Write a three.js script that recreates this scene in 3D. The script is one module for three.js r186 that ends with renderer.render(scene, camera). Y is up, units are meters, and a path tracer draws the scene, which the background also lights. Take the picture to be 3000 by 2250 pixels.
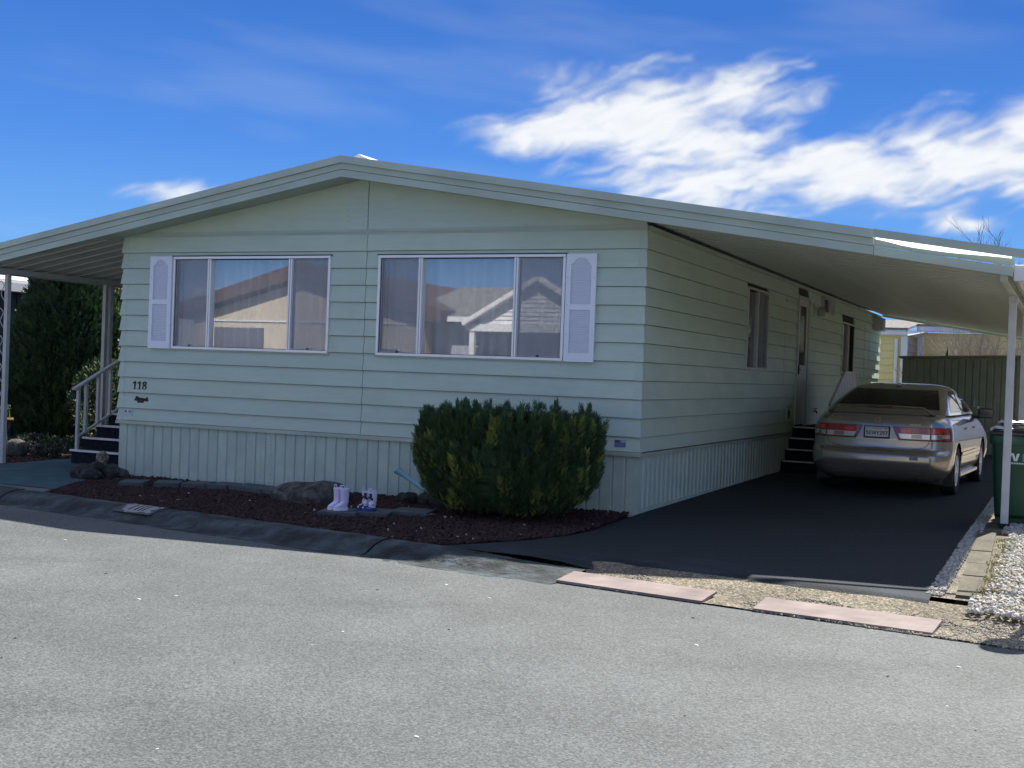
import * as THREE from 'three';
import { mergeGeometries, mergeVertices, toCreasedNormals } from 'three/addons/utils/BufferGeometryUtils.js';
import { RoundedBoxGeometry } from 'three/addons/geometries/RoundedBoxGeometry.js';
import { FontLoader } from 'three/addons/loaders/FontLoader.js';
import { TextGeometry } from 'three/addons/geometries/TextGeometry.js';
import { Brush, Evaluator, SUBTRACTION } from 'three-bvh-csg';

// ---------------------------------------------------------------- camera, exposure, sun, sky
// x runs along the front wall (front right corner of the house at 0), y up, z towards the street
const scene = new THREE.Scene();
const camera = new THREE.PerspectiveCamera(34.62, 4 / 3, 0.1, 900);
camera.rotation.order = 'YXZ';
camera.position.set(4.2647, 1.4827, 12.6283);
camera.rotation.set(-0.009719, 0.429997, 0.036756);
const renderer = new THREE.WebGLRenderer({ antialias: true });
renderer.toneMapping = THREE.LinearToneMapping;
const EXPOSURE = 2.3;
renderer.toneMappingExposure = EXPOSURE;
renderer.shadowMap.enabled = true;

const SUN = new THREE.Vector3(0.158, 1, -0.835).normalize();
const sun = new THREE.DirectionalLight(new THREE.Color().setRGB(1, 0.95, 0.87), 4.4);
sun.name = 'sun';
sun.position.copy(SUN).multiplyScalar(60);
sun.castShadow = true;
sun.shadow.radius = 1;
Object.assign(sun.shadow.camera, { left: -32, right: 32, top: 32, bottom: -32, near: 1, far: 140 });
sun.shadow.mapSize.set(4096, 4096);
scene.add(sun, sun.target);

// ---------------------------------------------------------------- noise
function rng(seed) { let a = seed >>> 0; return () => { a = (a + 0x6d2b79f5) | 0; let t = Math.imul(a ^ (a >>> 15), 1 | a); t = (t + Math.imul(t ^ (t >>> 7), 61 | t)) ^ t; return ((t ^ (t >>> 14)) >>> 0) / 4294967296; }; }
function h2(ix, iy, s) { let h = Math.imul(ix, 374761393) ^ Math.imul(iy, 668265263) ^ Math.imul(s, 1442695041); h = Math.imul(h ^ (h >>> 13), 1274126177); return ((h ^ (h >>> 16)) >>> 0) / 4294967296; }
function vn(x, y, s = 0, per = 0) {
  const ix = Math.floor(x), iy = Math.floor(y), fx = x - ix, fy = y - iy, u = fx * fx * (3 - 2 * fx), v = fy * fy * (3 - 2 * fy);
  const w = (i) => (per ? ((i % per) + per) % per : i);
  const a = h2(w(ix), w(iy), s), b = h2(w(ix + 1), w(iy), s), c = h2(w(ix), w(iy + 1), s), d = h2(w(ix + 1), w(iy + 1), s);
  return a + (b - a) * u + (c - a) * v + (a - b - c + d) * u * v;
}
function fbm(x, y, oct, s = 0, per = 0) { let sum = 0, a = 0.5, t = 0; for (let i = 0; i < oct; i++) { sum += a * vn(x, y, s + i * 17, per); t += a; a *= 0.5; x *= 2; y *= 2; per *= 2; } return sum / t; }
const lerp = (a, b, t) => a + (b - a) * t, clamp = (x, a = 0, b = 1) => Math.min(b, Math.max(a, x)), sstep = (a, b, x) => { const t = clamp((x - a) / (b - a)); return t * t * (3 - 2 * t); };
function table(list) { return (x) => { if (x <= list[0][0]) return list[0][1]; for (let i = 1; i < list.length; i++) if (x <= list[i][0]) { const [a, b] = list[i - 1], [c, d] = list[i]; return b + (d - b) * (x - a) / (c - a); } return list[list.length - 1][1]; }; }

// ---------------------------------------------------------------- sky: deep blue air with drifting fair-weather cloud
{
  const W = 4096, H = 2048, data = new Float32Array(W * H * 4);
  const D2R = Math.PI / 180;
  const airR = table([[0, 0.27], [5, 0.18], [10, 0.092], [16, 0.056], [35, 0.038], [90, 0.026]]);
  const airG = table([[0, 0.54], [5, 0.45], [10, 0.29], [16, 0.20], [35, 0.145], [90, 0.105]]);
  const airB = table([[0, 0.93], [5, 0.93], [10, 0.82], [16, 0.66], [35, 0.52], [90, 0.40]]);
  // the clouds: azimuth, elevation, half sizes (degrees), weight
  const banks = [[-112.0, 11.0, 5.2, 1.25, 1], [-109.0, 11.5, 5.2, 2.5, 1], [-106.6, 10.6, 5.2, 1.9, 1], [-106.4, 8.4, 4.8, 2.3, 1], [-104.6, 12.6, 3.2, 1.7, 0.8], [-108.2, 13.1, 3.8, 1.3, 0.8], [-110.5, 7.3, 5.6, 0.6, 0.8], [-99.5, 9.5, 7.0, 1.7, 1], [-94.0, 10.0, 6.5, 1.9, 1], [-91.5, 11.0, 3.2, 1.5, 1], [-86, 10.2, 7, 2.0, 1],
    [-107.6, 14.3, 2.1, 0.42, 0.5], [-101.6, 14.0, 1.1, 0.22, 0.35], [-129.3, 7.3, 3.2, 0.75, 0.75], [-94.6, 7.15, 1.7, 0.55, 0.75], [-97, 7.6, 5, 0.35, 0.3]];
  for (let row = 0; row < H; row++) {
    const el = ((row + 0.5) / H - 0.5) * 180, e = Math.max(0, el);
    const R = airR(e), G = airG(e), B = airB(e);
    for (let col = 0; col < W; col++) {
      const az = ((col + 0.5) / W - 0.5) * 360, i = (row * W + col) * 4;
      let cr = R, cg = G, cb = B;
      if (el > 0.5) {
        let m = -9;
        // unseen cloud fields added denser round the sky to brighten shade, on a flat ceiling
        const out = Math.max(sstep(24, 32, Math.abs(az + 115)), sstep(17, 24, el));
        if (out > 0) { const ce = Math.cos(el * D2R), k = 1.5 / (Math.sin(el * D2R) + 0.16), u = Math.cos(az * D2R) * ce * k, v = Math.sin(az * D2R) * ce * k; m = (fbm(u * 1.1 + 37, v * 1.1 + 53, 4, 71) - 0.505) * 5.5 * out - 1.2 * (1 - out); }
        else
        if (el < 17 && Math.abs(az + 108) < 34) for (const [a, c, ra, re, wt] of banks) {
          let da = az - a; if (da > 180) da -= 360; if (da < -180) da += 360;
          da /= ra; const de = (el - c) / re, q = da * da + de * de;
          if (q < 4) m = Math.max(m, (1 - Math.sqrt(q)) * wt - (1 - wt) * 0.35);
        }
        const sk = el + az * 0.10;
        // thin cirrus veil over the whole sky
        const veil = sstep(0.45, 0.95, fbm(az / 9 + 30, sk / 1.6, 4, 5)) * 0.10;
        let al = veil, lum = 0.8;
        if (m > -1.1) {
          const wx = fbm(az / 2.2, el / 1.1, 3, 11) - 0.5, wy = fbm(az / 2.2 + 9, el / 1.1 + 4, 3, 23) - 0.5;
          // long feathered streaks that rise to one side, over softer billows
          const p = az * 0.94 + el * 0.34 + wx * 2.2, q = el * 0.94 - az * 0.30 + wy * 1.3;
          const f = fbm(p / 2.6, q / 0.62, 6, 41), f2 = fbm(p / 1.3 + 7, q / 0.22, 5, 61), f3 = fbm(az / 2.4 + wx, el / 1.3 + wy, 5, 83);
          const d = m * 1.15 + (f - 0.5) * 1.25 + (f2 - 0.5) * 0.55 + (f3 - 0.5) * 0.8 + 0.14;
          const a2 = Math.pow(sstep(-0.25, 1.05, d), 1.35) * 0.96;
          al = 1 - (1 - al) * (1 - a2);
          lum = 0.80 + 0.16 * sstep(0.1, 1.1, d) + (f2 - 0.5) * 0.10;
        }
        cr = lerp(cr, lum * 0.97, al); cg = lerp(cg, lum * 1.0, al); cb = lerp(cb, lum * 1.03, al);
      }
      data[i] = cr / EXPOSURE; data[i + 1] = cg / EXPOSURE; data[i + 2] = cb / EXPOSURE; data[i + 3] = 1;
    }
  }
  const t = new THREE.DataTexture(data, W, H, THREE.RGBAFormat, THREE.FloatType);
  t.mapping = THREE.EquirectangularReflectionMapping; t.magFilter = THREE.LinearFilter; t.minFilter = THREE.LinearFilter; t.needsUpdate = true;
  scene.background = t; scene.environment = t;
}

// ---------------------------------------------------------------- textures: grain and patches of the materials
function tex(w, h, fn, srgb = true) {
  const d = new Uint8Array(w * h * 4);
  for (let y = 0; y < h; y++) for (let x = 0; x < w; x++) { const v = fn(x / w, y / h), i = (y * w + x) * 4, a = Array.isArray(v) ? v : [v, v, v]; for (let c = 0; c < 3; c++) d[i + c] = clamp(a[c]) * 255; d[i + 3] = 255; }
  const t = new THREE.DataTexture(d, w, h); t.wrapS = t.wrapT = THREE.RepeatWrapping; t.magFilter = THREE.LinearFilter; t.minFilter = THREE.LinearMipmapLinearFilter; t.generateMipmaps = true;
  if (srgb) t.colorSpace = THREE.SRGBColorSpace; t.needsUpdate = true; return t;
}
function rep(t, sx, sy = sx) { const c = t.clone(); c.repeat.set(1 / sx, 1 / sy); c.needsUpdate = true; return c; }   // one tile every sx by sy metres
const txAsphalt = tex(1024, 1024, (u, v) => { const f = vn(u * 512, v * 512, 3, 512), g = vn(u * 256, v * 256, 4, 256), m = fbm(u * 8, v * 8, 4, 5, 8), s = vn(u * 340, v * 340, 9, 340); return 0.80 + (f - 0.5) * 0.40 + (g - 0.5) * 0.22 + (m - 0.5) * 0.16 + (s > 0.96 ? 0.10 : 0) - (s < 0.05 ? 0.16 : 0); });
const bpAsphalt = tex(1024, 1024, (u, v) => 0.5 * vn(u * 400, v * 400, 13, 400) + 0.5 * vn(u * 220, v * 220, 14, 220), false);
const txConcrete = tex(512, 512, (u, v) => 0.82 + (fbm(u * 6, v * 6, 5, 21, 6) - 0.5) * 0.4 + (vn(u * 256, v * 256, 22, 256) - 0.5) * 0.14);
const txMottle = tex(512, 512, (u, v) => 0.92 + (fbm(u * 4, v * 4, 6, 31, 4) - 0.5) * 0.16);
const txGrain = tex(512, 512, (u, v) => 0.95 + (fbm(u * 6, v * 96, 3, 41, 6) - 0.5) * 0.035 + (fbm(u * 5, v * 5, 4, 47, 5) - 0.5) * 0.07);
const bpGrain = tex(512, 512, (u, v) => fbm(u * 12, v * 180, 3, 43, 12), false);
const txWood = tex(512, 512, (u, v) => 0.78 + (fbm(u * 3, v * 60, 4, 51, 3) - 0.5) * 0.5 + (fbm(u * 6, v * 6, 3, 53, 6) - 0.5) * 0.2);
const txRock = tex(512, 512, (u, v) => 0.72 + (fbm(u * 8, v * 8, 6, 61, 8) - 0.5) * 0.9);
const bpRock = tex(512, 512, (u, v) => fbm(u * 14, v * 14, 5, 63, 14), false);
const txAggregate = tex(1024, 1024, (u, v) => { const s = vn(u * 150, v * 150, 71, 150), t = vn(u * 70, v * 70, 72, 70), m = fbm(u * 5, v * 5, 4, 73, 5), k = 0.70 + (s - 0.5) * 0.55 + (t - 0.5) * 0.35 + (m - 0.5) * 0.35; return [k * 1.02, k, k * 0.93]; });
const bpAggregate = tex(1024, 1024, (u, v) => 0.6 * vn(u * 150, v * 150, 71, 150) + 0.4 * vn(u * 70, v * 70, 72, 70), false);
const txShingle = tex(512, 512, (u, v) => 0.8 + (vn(u * 128, Math.floor(v * 16) * 7.3, 81, 128) - 0.5) * 0.35 + (vn(u * 256, v * 256, 82, 256) - 0.5) * 0.2 - ((v * 16) % 1 < 0.12 ? 0.3 : 0));

// ---------------------------------------------------------------- materials (real base colours, linear)
function mat(c, o = {}) {
  const { physical, tx, bp, bump, ...rest } = o, M = physical ? THREE.MeshPhysicalMaterial : THREE.MeshStandardMaterial;
  const m = new M({ roughness: 0.7, metalness: 0, side: THREE.DoubleSide, ...rest }); m.color.setRGB(...c);
  if (tx) m.map = tx; if (bp) { m.bumpMap = bp; m.bumpScale = bump ?? 0.001; }
  return m;
}
const M = {
  road: mat([0.144, 0.160, 0.161], { tx: rep(txAsphalt, 3.1), bp: rep(bpAsphalt, 2.7), bump: 0.004, roughness: 0.85, vertexColors: true }),
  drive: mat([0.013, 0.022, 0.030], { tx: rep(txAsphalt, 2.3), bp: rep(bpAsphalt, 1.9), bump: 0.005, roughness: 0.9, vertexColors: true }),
  earth: mat([0.10, 0.085, 0.07], { tx: rep(txRock, 1.5), roughness: 1 }),
  bed: mat([0.020, 0.014, 0.016], { tx: rep(txRock, 0.4), bp: rep(bpRock, 0.3), bump: 0.02, roughness: 1 }),
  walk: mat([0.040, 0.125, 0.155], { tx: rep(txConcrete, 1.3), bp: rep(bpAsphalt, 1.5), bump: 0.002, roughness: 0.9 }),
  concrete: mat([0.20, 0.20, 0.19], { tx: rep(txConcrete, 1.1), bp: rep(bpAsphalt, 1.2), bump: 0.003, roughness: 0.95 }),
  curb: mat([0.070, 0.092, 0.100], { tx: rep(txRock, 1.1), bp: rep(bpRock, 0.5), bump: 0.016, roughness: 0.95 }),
  aggregate: mat([0.33, 0.30, 0.25], { tx: rep(txAggregate, 1.3), bp: rep(bpAggregate, 1.3), bump: 0.010, roughness: 0.95 }),
  siding: mat([0.555, 0.675, 0.580], { tx: rep(txGrain, 1.3), bp: rep(bpGrain, 0.9), bump: 0.0003, roughness: 0.6 }),
  sidingB: mat([0.545, 0.665, 0.575], { tx: rep(txGrain, 1.7), bp: rep(bpGrain, 0.9), bump: 0.0003, roughness: 0.62 }),
  sidingC: mat([0.56, 0.675, 0.565], { tx: rep(txGrain, 1.5), bp: rep(bpGrain, 0.9), bump: 0.0003, roughness: 0.6 }),
  skirt: mat([0.555, 0.67, 0.59], { tx: rep(txMottle, 1.1), roughness: 0.55 }),
  skirtB: mat([0.54, 0.655, 0.575], { tx: rep(txMottle, 0.8), roughness: 0.58 }),
  fascia: mat([0.49, 0.585, 0.51], { tx: rep(txMottle, 1.9), roughness: 0.45 }),
  under: mat([0.045, 0.047, 0.047], { roughness: 1 }),  // dark backing, bared through the board gaps as painted shadow lines
  pan: mat([0.58, 0.62, 0.57], { tx: rep(txMottle, 1.3), roughness: 0.42 }),
  white: mat([0.78, 0.79, 0.80], { tx: rep(txMottle, 1.0), roughness: 0.5 }),
  shutter: mat([0.82, 0.86, 0.95], { roughness: 0.5 }),
  post: mat([0.60, 0.62, 0.62], { tx: rep(txMottle, 0.5), roughness: 0.5 }),
  alu: mat([0.80, 0.82, 0.85], { metalness: 0.35, roughness: 0.35 }),
  gasket: mat([0.03, 0.03, 0.032], { roughness: 0.8 }),
  glass: mat([1, 1, 1], { physical: true, transmission: 1, thickness: 0, roughness: 0, ior: 2.3 }),
  glassSide: mat([0.8, 0.82, 0.85], { physical: true, transmission: 1, thickness: 0, roughness: 0, ior: 1.4 }),
  glassDark: mat([0.10, 0.12, 0.16], { physical: true, transmission: 1, thickness: 0, roughness: 0, ior: 1.32 }),
  screen: mat([0.46, 0.49, 0.54], { transparent: true, opacity: 0.30, roughness: 0.9 }),
  curtain: mat([0.80, 0.82, 0.84], { physical: true, transmission: 0.35, thickness: 0, roughness: 1 }),
  room: mat([0.30, 0.28, 0.25], { roughness: 0.9 }),
  door: mat([0.62, 0.63, 0.60], { tx: rep(txMottle, 1), roughness: 0.5 }),
  black: mat([0.012, 0.012, 0.013], { roughness: 0.5 }),
  rubber: mat([0.014, 0.014, 0.015], { roughness: 0.85 }),
  navy: mat([0.010, 0.018, 0.045], { tx: rep(txRock, 0.3), roughness: 1 }),
  nosing: mat([0.70, 0.70, 0.68], { roughness: 0.45 }),
  rock: mat([0.13, 0.13, 0.115], { tx: rep(txRock, 0.45), bp: rep(bpRock, 0.4), bump: 0.02, roughness: 0.95 }),
  rockDark: mat([0.055, 0.058, 0.056], { tx: rep(txRock, 0.3), bp: rep(bpRock, 0.3), bump: 0.015, roughness: 0.95 }),
  rockPale: mat([0.34, 0.31, 0.24], { tx: rep(txRock, 0.25), bp: rep(bpRock, 0.3), bump: 0.015, roughness: 0.95 }),
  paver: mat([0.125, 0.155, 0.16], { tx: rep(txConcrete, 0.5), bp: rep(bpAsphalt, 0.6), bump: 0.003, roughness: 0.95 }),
  can: mat([0.25, 0.50, 0.55], { roughness: 0.45 }),
  lilac: mat([0.66, 0.60, 0.84], { physical: true, roughness: 0.4, clearcoat: 0.3 }),
  lilacPale: mat([0.76, 0.74, 0.88], { roughness: 0.5 }),
  cream: mat([0.62, 0.55, 0.42], { tx: rep(txMottle, 2), roughness: 0.8 }),
  yellow: mat([0.78, 0.66, 0.32], { tx: rep(txGrain, 1.5), roughness: 0.65 }),
  trimWhite: mat([0.66, 0.68, 0.74], { roughness: 0.5 }),
  mauve: mat([0.42, 0.38, 0.38], { tx: rep(txGrain, 1.5), roughness: 0.7 }),
  shed: mat([0.27, 0.32, 0.25], { tx: rep(txMottle, 1), roughness: 0.55 }),
  shedB: mat([0.255, 0.305, 0.24], { tx: rep(txMottle, 0.8), roughness: 0.58 }),
  blueWall: mat([0.045, 0.075, 0.12], { tx: rep(txMottle, 1), roughness: 0.6 }),
  brownRoof: mat([0.12, 0.07, 0.055], { tx: rep(txShingle, 1.6), roughness: 0.95 }),
  greyRoof: mat([0.26, 0.25, 0.24], { tx: rep(txShingle, 2.4), roughness: 0.95 }),
  bin: mat([0.010, 0.075, 0.040], { tx: rep(txMottle, 0.6), roughness: 0.42 }),
  binLid: mat([0.030, 0.033, 0.036], { roughness: 0.5 }),
  ramp: mat([0.50, 0.40, 0.37], { tx: rep(txWood, 1.2, 0.5), roughness: 0.9 }),
  timber: mat([0.24, 0.22, 0.16], { tx: rep(txWood, 0.6, 0.9), bp: rep(bpGrain, 0.5), bump: 0.006, roughness: 0.95 }),
  bark: mat([0.09, 0.065, 0.05], { tx: rep(txRock, 0.3), roughness: 1 }),
  paperWhite: mat([0.80, 0.79, 0.75], { roughness: 0.7 }),
  gold: mat([0.55, 0.42, 0.20], { metalness: 0.9, roughness: 0.3 }),
};

// ---------------------------------------------------------------- helpers: geometry, parts and things
const taken = new Map();
function numbered(n) { const k = taken.get(n) ?? 0; taken.set(n, k + 1); return k ? n + '_' + String(k).padStart(3, '0') : n; }
function shade(o) { o.castShadow = o.receiveShadow = true; return o; }
function thing(name, label, category, pos = [0, 0, 0], turn = 0, group) {
  const o = new THREE.Group(); o.name = numbered(name); o.position.set(...pos); o.rotation.y = turn; o.userData = { label, category };
  if (group) o.userData.group = group; scene.add(o); return o;
}
function one(name, g, m, label, category, group) {   // a thing that is a single mesh
  const o = shade(new THREE.Mesh(g, m)); o.name = numbered(name); o.userData = { label, category }; if (group) o.userData.group = group; scene.add(o); return o;
}
function part(name, g, m, parent, label) { const o = shade(new THREE.Mesh(Array.isArray(g) ? merge(g) : g, m)); o.name = name; if (label) o.userData.label = label; parent.add(o); return o; }
function struct(name, g, m) { const o = shade(new THREE.Mesh(g, m)); o.name = name; o.userData = { kind: 'structure' }; scene.add(o); return o; }
function flat(g) { const n = g.index ? g.toNonIndexed() : g; for (const k of Object.keys(n.attributes)) if (!['position', 'normal', 'uv'].includes(k)) n.deleteAttribute(k); return n; }
function merge(list) { return mergeGeometries(list.map((g) => { g = flat(g); if (!g.attributes.uv) uvm(g); if (!g.attributes.normal) g.computeVertexNormals(); return g; })); }
function uvm(g) {   // texture coordinates in metres, by the axis that each face looks along
  g = g.index ? g.toNonIndexed() : g; if (!g.attributes.normal) g.computeVertexNormals();
  const p = g.attributes.position, n = g.attributes.normal, uv = new Float32Array(p.count * 2), ox = (p.getX(0) * 7.13) % 1, oy = (p.getY(0) * 3.7 + p.getX(0) * 1.3) % 1;
  for (let t = 0; t < p.count; t += 3) {
    const ax = Math.abs(n.getX(t) + n.getX(t + 1) + n.getX(t + 2)), ay = Math.abs(n.getY(t) + n.getY(t + 1) + n.getY(t + 2)), az = Math.abs(n.getZ(t) + n.getZ(t + 1) + n.getZ(t + 2));
    for (let k = t; k < t + 3; k++) {
      const x = p.getX(k), y = p.getY(k), z = p.getZ(k);
      const [u, v] = az >= ax && az >= ay ? [x, y] : ax >= ay ? [z, y] : [x, z];
      uv[k * 2] = u + ox; uv[k * 2 + 1] = v + oy;
    }
  }
  g.setAttribute('uv', new THREE.BufferAttribute(uv, 2)); return g;
}
function poly(tris) { const g = new THREE.BufferGeometry(); g.setAttribute('position', new THREE.BufferAttribute(new Float32Array(tris.flat(2)), 3)); g.computeVertexNormals(); return uvm(g); }
function hex(a, b, c, d, e, f, g, h) {   // a b c d one face (counter-clockwise seen from outside), e f g h the opposite corners
  const q = (p, r, s, t) => [[p, r, s], [p, s, t]];
  return poly([...q(a, b, c, d), ...q(f, e, h, g), ...q(e, a, d, h), ...q(b, f, g, c), ...q(d, c, g, h), ...q(e, f, b, a)]);
}
const box = (x0, x1, y0, y1, z0, z1) => hex([x0, y0, z1], [x1, y0, z1], [x1, y1, z1], [x0, y1, z1], [x0, y0, z0], [x1, y0, z0], [x1, y1, z0], [x0, y1, z0]);
function rbox(x0, x1, y0, y1, z0, z1, r = 0.006, s = 2) { const g = new RoundedBoxGeometry(x1 - x0, y1 - y0, z1 - z0, s, Math.min(r, (x1 - x0) / 2.01, (y1 - y0) / 2.01, (z1 - z0) / 2.01)); g.translate((x0 + x1) / 2, (y0 + y1) / 2, (z0 + z1) / 2); return uvm(g); }
function prism(pts, a0, a1, axis = 'z', holes = []) {   // a flat outline drawn out along an axis: z: (x,y), x: (z,y), y: (x,z)
  const v2 = (l) => l.map((p) => new THREE.Vector2(p[0], p[1])), P = v2(pts), Hh = holes.map(v2);
  if (THREE.ShapeUtils.isClockWise(P)) P.reverse(); for (const h of Hh) if (!THREE.ShapeUtils.isClockWise(h)) h.reverse();
  const faces = THREE.ShapeUtils.triangulateShape(P, Hh), all = [P, ...Hh].flat(), at = (p, a) => (axis === 'z' ? [p.x, p.y, a] : axis === 'x' ? [a, p.y, p.x] : [p.x, a, p.y]);
  const t = [], flip = axis !== 'z';
  const add = (a, b, c) => t.push(flip ? [a, c, b] : [a, b, c]);
  for (const [i, j, k] of faces) { add(at(all[i], a1), at(all[j], a1), at(all[k], a1)); add(at(all[i], a0), at(all[k], a0), at(all[j], a0)); }
  for (const ring of [P, ...Hh]) for (let i = 0; i < ring.length; i++) { const p = ring[i], q = ring[(i + 1) % ring.length]; add(at(p, a0), at(q, a0), at(q, a1)); add(at(p, a0), at(q, a1), at(p, a1)); }
  return poly(t);
}
function tube(pts, r, seg = 24, rad = 8, closed = false) { return new THREE.TubeGeometry(new THREE.CatmullRomCurve3(pts.map((p) => new THREE.Vector3(...p)), closed), seg, r, rad, closed); }
function bar(a, b, w, h = w) {   // a straight bar of rectangular section from a to b
  const A = new THREE.Vector3(...a), B = new THREE.Vector3(...b), L = A.distanceTo(B), g = new RoundedBoxGeometry(w, h, L, 1, Math.min(w, h) * 0.18);
  const m = new THREE.Matrix4().lookAt(A, B, new THREE.Vector3(0, 1, 0.001)); m.setPosition(A.add(B).multiplyScalar(0.5)); return uvm(g.applyMatrix4(m));
}
function rod(a, b, r, seg = 10, r2 = r) { const A = new THREE.Vector3(...a), B = new THREE.Vector3(...b), g = new THREE.CylinderGeometry(r2, r, A.distanceTo(B), seg); g.applyQuaternion(new THREE.Quaternion().setFromUnitVectors(new THREE.Vector3(0, 1, 0), B.clone().sub(A).normalize())); return g.translate(...A.add(B).multiplyScalar(0.5).toArray()); }
function gaps(a, b, holes) { let list = [[a, b]]; for (const [p, q] of holes) list = list.flatMap(([x, y]) => (q <= x || p >= y ? [[x, y]] : [[x, p], [q, y]].filter(([s, t]) => t - s > 0.004))); return list; }
function surf(fn, nu, nv) {   // a smooth sheet of nu by nv cells
  const pos = [], idx = [], uv = [];
  for (let j = 0; j <= nv; j++) for (let i = 0; i <= nu; i++) { pos.push(...fn(i / nu, j / nv)); uv.push(i / nu, j / nv); }
  for (let j = 0; j < nv; j++) for (let i = 0; i < nu; i++) { const a = j * (nu + 1) + i, b = a + 1, c = a + nu + 1, d = c + 1; idx.push(a, b, d, a, d, c); }
  const g = new THREE.BufferGeometry(); g.setAttribute('position', new THREE.Float32BufferAttribute(pos, 3)); g.setAttribute('uv', new THREE.Float32BufferAttribute(uv, 2)); g.setIndex(idx); g.computeVertexNormals(); return g;
}
function blob(rx, ry, rz, seed, rough = 0.25, detail = 3, freq = 1.6) {   // an uneven rock
  const g = mergeVertices(new THREE.IcosahedronGeometry(1, detail).deleteAttribute('uv').deleteAttribute('normal')), p = g.attributes.position;
  for (let i = 0; i < p.count; i++) { const x = p.getX(i), y = p.getY(i), z = p.getZ(i), n = 1 + (fbm(x * freq + seed * 7.1 + 50, y * freq + z * 1.3 * freq + seed * 3.7 + 50, 4, seed) - 0.5) * 2 * rough; p.setXYZ(i, x * rx * n, y * ry * n, z * rz * n); }
  g.computeVertexNormals(); return uvm(g);
}
const font = await new FontLoader().loadAsync('fonts/droid/droid_serif_bold.typeface.json');
const fontSans = await new FontLoader().loadAsync('fonts/droid/droid_sans_bold.typeface.json');
function text(s, size, depth, f = font) { const g = new TextGeometry(s, { font: f, size, depth, curveSegments: 6 }); g.computeBoundingBox(); return g; }

// ================================================================ THE GROUND
const edge = (x) => 3.58 + 0.152 * x;                                  // where the road meets the curb
function yardH(x, z) {
  let b = Math.max(0.0125 * Math.min(x, 0), -0.07);
  if (z <= 0) return b + Math.min(0.06, -z * 0.0095);
  return lerp(b, -0.075, clamp(z / (edge(x) - 0.45)));
}
function strip(A, B, n, h, tint, sub = 1) {   // a sheet between two lines of ground points
  const pos = [], uv = [], col = [], idx = [], C = [];
  for (let i = 0; i < A.length - 1; i++) for (let k = 0; k < sub; k++) C.push([0, 1].map((s) => [A, B].map((l) => lerp(l[i][s], l[i + 1][s], k / sub))).reduce((r, v, s) => { r[0][s] = v[0]; r[1][s] = v[1]; return r; }, [[], []]));
  C.push([A[A.length - 1], B[B.length - 1]]);
  for (const [a, b] of C) for (let j = 0; j <= n; j++) { const x = lerp(a[0], b[0], j / n), z = lerp(a[1], b[1], j / n); pos.push(x, h(x, z, j / n), z); uv.push(x, z); if (tint) col.push(...tint(x, z)); }
  for (let i = 0; i < C.length - 1; i++) for (let j = 0; j < n; j++) { const p = i * (n + 1) + j, q = p + n + 1; idx.push(p, q, q + 1, p, q + 1, p + 1); }
  const g = new THREE.BufferGeometry(); g.setAttribute('position', new THREE.Float32BufferAttribute(pos, 3)); g.setAttribute('uv', new THREE.Float32BufferAttribute(uv, 2)); if (tint) g.setAttribute('color', new THREE.Float32BufferAttribute(col, 3));
  g.setIndex(idx); g.computeVertexNormals();
  if (g.attributes.normal.getY(0) < 0) { for (let i = 0; i < idx.length; i += 3) [idx[i], idx[i + 1]] = [idx[i + 1], idx[i]]; g.setIndex(idx); g.computeVertexNormals(); }
  return g;
}
const span = (x0, x1, n, f) => Array.from({ length: n + 1 }, (_, i) => { const x = lerp(x0, x1, i / n); return [x, f(x)]; });
struct('ground', strip([[-200, -200], [200, -200]], [[-200, 200], [200, 200]], 4, () => -0.36), M.earth);
struct('yard_ground', strip(span(-40, 40, 80, () => -45), span(-40, 40, 80, (x) => edge(x) - 0.05), 60, (x, z) => yardH(x, z) - 0.03 - 0.16 * (x > -0.85 ? sstep(edge(x) - 1.5, edge(x) - 1.1, z) : sstep(edge(x) - 0.46, edge(x) - 0.38, z))), M.earth);
struct('road', strip(span(-70, 60, 130, (x) => edge(x) - 0.2), span(-70, 60, 130, (x) => edge(x) + 9.5), 40, (x, z, t) => -0.165 + 0.05 * Math.sin(Math.PI * t), (x, z) => {
  // stains, worn lanes and patches in the old asphalt
  const k = 0.95 + (fbm(x * 0.7 + 90, z * 0.7 + 40, 4, 3) - 0.5) * 0.34 + (fbm(x * 0.16 + 50, (z - 0.152 * x) * 0.6 + 20, 3, 8) - 0.5) * 0.3 + 0.05 * sstep(0.68, 0.8, fbm(x * 1.7 + 11, z * 1.7 + 7, 3, 15)); return [k, k * 1.0, k * 0.995];
}, 2), M.road);
struct('opposite_pavement', strip(span(-70, 60, 60, (x) => edge(x) + 9.4), span(-70, 60, 60, (x) => edge(x) + 11), 3, () => -0.06), M.concrete);
struct('opposite_yard', strip(span(-70, 60, 60, (x) => edge(x) + 10.9), span(-70, 60, 60, () => 60), 4, () => -0.05), M.aggregate);

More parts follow.
